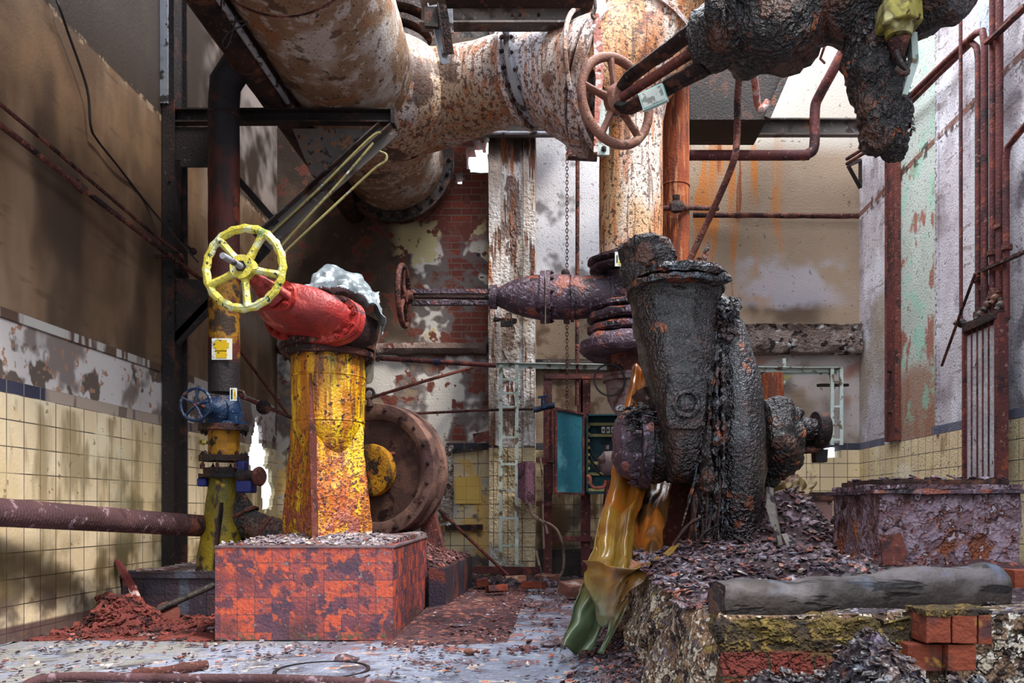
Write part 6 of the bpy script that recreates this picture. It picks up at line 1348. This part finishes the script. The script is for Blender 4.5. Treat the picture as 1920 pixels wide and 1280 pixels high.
# --- the hanging plastic sheet
def foldv(n, amp, sd=0):
    def f(u, v):
        w_ = u+.22*noise.noise(V(u*1.5, v*2.2, sd+3))
        a = abs(noise.noise(V(w_*n*1.1, v*1.1, sd)))*2.2; c = abs(noise.noise(V(w_*n*2.1+7, v*3.1+u*2, sd+5)))*1.1
        return amp*(1.3-a*2-c)*(.5+.5*v)
    return f
sheet([(P(1188,684,5.3), P(1216,684,5.3)), (P(1172,760,5.2), P(1224,760,5.2)), (P(1160,840,5.05), P(1225,840,5.05)), (P(1141,910,4.85), P(1212,920,4.8)), (P(1124,970,4.6), P(1192,990,4.55)),
       (P(1112,1030,4.4), P(1182,1062,4.3)), (P(1098,1075,4.18), P(1178,1082,4.16)), (P(1078,1130,4.14), P(1152,1130,4.12)), (P(1058,1185,4.1), P(1130,1180,4.08)), (P(1044,1222,4.06), P(1108,1226,4.04))],
    56, foldv(1.5,.05), 'hanging_plastic_sheet', M['sheet'], m=8, jit=.02, label='tall orange and green translucent plastic sheet hanging from the pump to the floor', cat='sheet')
sheet([(P(1100,1050,4.2), P(1104,1085,4.15)), (P(1128,1052,4.02), P(1118,1160,4.0)), (P(1160,1062,3.9), P(1140,1172,3.92)), (P(1188,1064,3.9), P(1168,1120,3.9)), (P(1214,1050,3.95), P(1196,1085,3.92)), (P(1262,1012,4.2), P(1240,1048,4.1))],
    30, foldv(1.2,.04,1), 'folded_plastic_sheet', M['sheet'], m=8, jit=.015, label='fold of yellow-green plastic wrapped across the foot of the hanging sheet', cat='sheet')
sheet([(P(1196,850,5.0), P(1268,870,5.0)), (P(1184,920,4.9), P(1256,930,4.9)), (P(1178,980,4.7), P(1248,985,4.7)), (P(1174,1045,4.45), P(1240,1035,4.45))],
    36, foldv(1.8,.05,2), 'brown_plastic_sheet', M['sheet_brown'], m=8, jit=.02, label='shiny brown plastic sheet bunched behind the tall orange one under the pump', cat='sheet')
sheet([(P(1168,1120,3.9), P(1180,1120,3.9)), (P(1146,1150,3.9), P(1168,1150,3.88)), (P(1138,1180,3.9), P(1150,1185,3.88)), (P(1124,1228,3.88), P(1128,1228,3.86))], 12, foldv(2,.01), 'plastic_strip', M['sheet'], m=6, jit=.01, label='narrow twisted plastic strip hanging at the left flank of the plinth', cat='sheet')
b = MB(); b.box(P(1192,1062,3.97), (.06,.05,.04), Matrix.Rotation(.4,3,'Y')); put(b, 'pink_stone', M['pale_brick'], label='small pinkish stone resting on the fold of yellow-green plastic', cat='stone', rough=(.015,20), sub=3)
# ================================================================ RIGHT WALL
def RW(px, py, off=.1):
    "a point on the plane standing OFF in front of the right wall"
    Y = (XR-off)*F/(px-VX); return P(px, py, Y)
t = thing('maroon_wall_column', 'dark maroon steel column on the right wall at the left edge of the green panel', 'column', RW(1672,830,.03))
Ya, Yb = RW(1664,0,.03).y, RW(1683,0,.03).y
b = MB(); b.bb(XR-.04, XR-.005, Yb, Ya, 1.42, 4.9); put(b, 'column_face', M['maroon'], t, rough=(.004,8), sub=6)
for Yq in (Ya-.01, Yb-.01): b = MB(); b.bb(XR-.055, XR-.005, Yq, Yq+.02, 1.42, 4.9); put(b, 'flange', M['rust_red'], t)
bolt_at(t, V(XR-.05,(Ya+Yb)/2,2.1), (-1,0,0), .02, .02, M['rust_dark']); bolt_at(t, V(XR-.05,(Ya+Yb)/2,1.7), (-1,0,0), .02, .02, M['rust_dark'])
# vertical pipe bundle
labs = ['leftmost upright of the five brown pipes above the slatted guard, ending in a tap', 'second upright brown pipe from the left above the slatted guard', 'middle upright brown pipe of the five above the slatted guard', 'fourth upright brown pipe, running past the pale patch above the guard', 'rightmost upright of the five brown pipes, bent towards the frame edge at top']
for k_, px in enumerate((1834,1846,1861,1874,1888)):
    t = thing('riser_pipe', labs[k_], 'pipe', RW(px,600,.1), 'upright brown pipes on the right wall')
    top = (68,52,-60,-60,290)[k_]; bot = (575,585,600,590,600)[k_]
    pts_ = [RW(px,bot,.1), RW(px,top,.1)]
    if k_ == 0: pts_ = [RW(1834,585,.1), RW(1834,110,.1), RW(1831,88,.1), RW(1822,80,.1), RW(1770,130,.1), RW(1690,210,.1), RW(1640,262,.1)]
    if k_ == 1: pts_ = [RW(1846,595,.12), RW(1846,80,.12), RW(1842,58,.12), RW(1830,62,.12), RW(1770,118,.12), RW(1690,196,.12), RW(1635,250,.12)]
    if k_ == 4: pts_ = [RW(1887,600,.1), RW(1886,300,.1), RW(1890,275,.1), RW(1925,232,.1)]
    b = MB(); b.tube(pts_, .023+.003*(k_ % 2), 12, step=.15); put(b, 'pipe_run', M['maroon'], t)
    for py in ((520,585),(535,592),(470,552),(420,540),(460,))[k_]:
        b = MB(); b.tube([RW(px,py,.1), RW(px,py+9,.1)], .037, 10); put(b, 'coupling', M['rust_brown'], t)
t = thing('pipe_clamp', 'slanting rusty clamp bar holding the five upright pipes, upper one of two', 'clamp', RW(1865,500,.1))
b = MB(); b.bar(RW(1832,512,.13), RW(1925,470,.13), .03, .02); put(b, 'bar', M['rust_dark'], t, rough=(.006,14), sub=4)
t = thing('pipe_clamp', 'slanting rusty clamp bar near the roof behind the brown pipes', 'clamp', RW(1900,30,.1))
b = MB(); b.bar(RW(1850,80,.14), RW(1925,10,.14), .05, .03); put(b, 'bar', M['rust_red'], t, rough=(.008,14), sub=4)
t = thing('pipe_taps', 'row of small rusty taps and elbows at the lower ends of the upright pipes', 'taps', RW(1855,600,.1))
for (px, py) in ((1838,590),(1852,572),(1866,560),(1876,572)):
    b = MB(); b.ball(RW(px,py,.13), .035, 10, 8); b.tube([RW(px,py,.13), RW(px-8,py+10,.16)], .022, 8); b.tube([RW(px,py,.13), RW(px,py-14,.13)], .016, 8); put(b, 'tap', M['old_steel'], t, rough=(.006,16))
t = thing('thin_wall_pipe', 'thin straight upright brown pipe with a small tap at its foot', 'pipe', RW(1802,610,.15))
b = MB(); b.tube([RW(1802,606,.15), RW(1801,-60,.15)], .014, 10, step=.2); put(b, 'pipe_run', M['maroon'], t)
b = MB(); b.ball(RW(1803,606,.15), .035, 10, 8); b.tube([RW(1790,606,.15), RW(1820,606,.15)], .014, 8); put(b, 'tap', M['rust_dark'], t, rough=(.006,14))
b = MB(); b.tube([RW(1766,685,.06), RW(1800,590,.2), RW(1829,512,.2)], .012, 8, step=.1); put(b, 'leaning_lever', M['rust_brown'], label='thin iron rod slanting across the pale wall left of the slatted guard', cat='rod')
# slatted guard
t = thing('slatted_guard', 'tall maroon framed guard with grey vertical slats fixed on the tiled right wall', 'guard', RW(1848,900,.1))
gx = XR-.16
def G(px, py): Y = gx*F/(px-VX); return P(px, py, Y)
Y0_, Y1_ = G(1810,0).y, G(1874,0).y; zt_ = 2.14; zb_ = .96
for Yq, w_ in ((Y0_, .03), (Y1_, .07)):
    b = MB(); b.bb(gx-.02, gx+.045, Yq-w_/2, Yq+w_/2, zb_-.05, zt_); put(b, 'frame_post', M['maroon'], t)
for zq, w_ in ((zt_, .06), (zb_, .04)):
    b = MB(); b.bb(gx-.025, gx+.04, Y1_, Y0_, zq-w_/2, zq+w_/2); put(b, 'frame_rail', M['rust_dark'], t, rough=(.004,10), sub=3)
n_s = 5
for k_ in range(n_s):
    y = Y1_+.06+(Y0_-Y1_-.08)*(k_+.5)/n_s; wd = (Y0_-Y1_-.08)/n_s
    b = MB(); b.bb(gx, gx+.02, y-wd*.40, y+wd*.40, zb_, zt_-.06); put(b, 'slat', M['guard_grey'], t, rough=(.002,12), sub=3)
    b = MB(); b.bb(gx-.01, gx+.03, y+wd*.42, y+wd*.5, zb_, zt_-.03); put(b, 'divider', M['maroon'], t)
b = MB(); b.tube([RW(1700,890,.04), RW(1662,732,.04)], .002, 6)
# scattered stuff on the floor
rt = random.Random(11)
def floor_chips(n, fx, mat, s0, s1, lab, seed=1):
    pts = []
    while len(pts) < n:
        x, y = fx(); 
        if -2.08 < x < -.9 and 4.66 < y < 6.5: continue
        if x < -3.0 or (x > .3 and y < 6.2): continue
        if noise.noise(V(x*2.3,y*2.3,seed*3.1)) + .5*noise.noise(V(x*6,y*6,seed)) < -.05+.3*rt.random(): continue
        pts.append((V(x, y, .006+noise.fractal(V(x,y,0)*1.7,1,2,4)*.012), rt.uniform(s0, s1), (0,0,1)))
    return chips('floor_flakes', pts, mat, lab, 'flakes')
floor_chips(900, lambda: (rt.uniform(-3,1.2), rt.uniform(2.6,8)), M['flake_pale'], .006, .022, 'pale paint flakes scattered over the grey floor', 2)
floor_chips(1100, lambda: (rt.gauss(-.2,.8), rt.uniform(4.2,8)), M['flake_red'], .006, .026, 'red rust flakes scattered along the aisle floor')
floor_chips(700, lambda: (rt.uniform(-2.9,.3), rt.uniform(2.8,5)), M['flake'], .006, .02, 'dark flakes scattered over the front of the floor', 3)
heap('aisle_rust', lambda x, y: max(0,.028*g2(x,y,-.75,6.1,.25,.8)+nz(x,y,6)*.012), -1.0,-.3,4.6,7.9, 60,120, M['mound_red'], label='low drift of red rust grit along the foot of the plinths', cat='rubble', kind='stuff', ang=80)
for k_, (px, py, s_, lab) in enumerate([(804,1128,.05,'dark flat stone beside the far corner of the red tiled plinth'),(860,983+190,.045,'dark grey flake-like stone lying mid-aisle'),(905,1127,.06,'round dark iron cap lying on the aisle floor'),(650,1236,.05,'thin dark rust slab in front of the red tiled plinth'),(885,1222,.03,'small orange-white stone near the hanging sheet'),(1036,1208,.05,'brown stone against the foot of the hanging sheet')]):
    Y = min(.74*F/(py-955), 8); c_ = P(px,py,Y); c_.z = .014
    b = MB(); b.ball(c_, s_, 14, 8, (1.4,.9,.35)); put(b, 'floor_stone', M['flake'] if k_ % 2 else M['debris_rock'], label=lab, cat='stone', rough=(.02,18))
# hoses and cover on the floor in front
b = MB(); b.tube([P(40,1290,3.5), P(75,1274,3.55), P(150,1268,3.56), P(300,1271,3.55), P(480,1272,3.55), P(620,1276,3.53), P(720,1284,3.48), P(800,1300,3.4)], .021, 14, sm=6, step=.05)
put(b, 'floor_hose', M['hose'], label='long rubber hose snaking along the floor at the bottom edge', cat='hose')
b = MB(); b.tube([P(250,1262,3.72), P(300,1258,3.74), P(350,1252,3.8), P(386,1247,3.88)], [.02,.022,.026,.024], 14, sm=4, step=.03)
put(b, 'short_floor_pipe', M['rust_brown'], label='short rusty pipe piece lying behind the long floor hose', cat='pipe', rough=(.004,14))
t = thing('floor_cover', 'round iron floor cover partly sunk in the grey floor near the bottom edge', 'floor cover', V(P(598,1257,3.8).x,3.8,0))
c_ = V(P(604,0,3.82).x,3.82,.0)
b = MB(); b.ringplate(c_, (0,0,1), .205, .218, .008, 56); put(b, 'ring', M['dark_steel'], t)
b = MB(); b.lathe(c_-V(0,0,.002), (0,0,1), [(0,.0),(0,.2),(.006,.2),(.008,.19),(.008,0)], 48); put(b, 'disc', M['floor'], t)
# ---------------------------------------------------------------- light, sky, camera
w = bpy.data.worlds.new('World'); SC.world = w; w.use_nodes = True
nt = w.node_tree; bg = nt.nodes['Background']
tc = nt.nodes.new('ShaderNodeTexCoord'); sp = nt.nodes.new('ShaderNodeSeparateXYZ'); nt.links.new(tc.outputs['Generated'], sp.inputs[0])
# daylight sky; brightness beyond the back wall and dimming behind the camera are added
def mr(src, a, b, c, d):
    n = nt.nodes.new('ShaderNodeMapRange'); n.interpolation_type = 'SMOOTHSTEP'; nt.links.new(src, n.inputs[0])
    for k, v in zip((1,2,3,4), (a,b,c,d)): n.inputs[k].default_value = v
    return n.outputs[0]
up = mr(sp.outputs[2], -.05, .55, .30, 1.5); bk = mr(sp.outputs[1], .0, .5, 0, 1.2)
mx = nt.nodes.new('ShaderNodeMath'); mx.operation = 'MAXIMUM'; nt.links.new(up, mx.inputs[0]); nt.links.new(bk, mx.inputs[1])
m2 = nt.nodes.new('ShaderNodeMath'); m2.operation = 'MULTIPLY'; nt.links.new(mx.outputs[0], m2.inputs[0]); m2.inputs[1].default_value = SKY
bg.inputs[0].default_value = (.80,.89,1.0,1); nt.links.new(m2.outputs[0], bg.inputs[1])
def area(name, loc, rot, sx, sy, power, col=(1,1,1)):
    l = bpy.data.lights.new(name, 'AREA'); l.shape = 'RECTANGLE'; l.size = sx; l.size_y = sy; l.energy = power; l.color = col
    o = bpy.data.objects.new(name, l); COL.objects.link(o); o.location = loc; o.rotation_euler = rot; return o
area('skylight_daylight', (1.1, 6.6, 7.9), (0, radians(0), 0), 3.6, 4.6, 360, (.93,.95,1))
sl = bpy.data.lights.new('sun', 'SUN'); sl.energy = 2.6; sl.angle = radians(10); sl.color = (1,.93,.84)
so = bpy.data.objects.new('sun', sl); COL.objects.link(so); so.rotation_euler = (radians(22), radians(30), 0); so.location = (3,3,9)
cam = bpy.data.cameras.new('camera'); co = bpy.data.objects.new('camera', cam); COL.objects.link(co)
co.location = (0,0,CZ); co.rotation_euler = (pi/2,0,0)
cam.sensor_width = 36; cam.lens = F*36/1920; cam.shift_x = (960-VX)/1920; cam.shift_y = (VY-640)/1920
cam.clip_start = .05; cam.clip_end = 100
SC.camera = co
SC.view_settings.view_transform = 'Standard'; SC.view_settings.look = 'None'; SC.view_settings.gamma = 1
SC.view_settings.exposure = EXPO; SC.view_settings.use_curve_mapping = False
cy = SC.cycles
cy.max_bounces = 4; cy.diffuse_bounces = 2; cy.glossy_bounces = 2; cy.transmission_bounces = 4; cy.transparent_max_bounces = 8
cy.caustics_reflective = False; cy.caustics_refractive = False
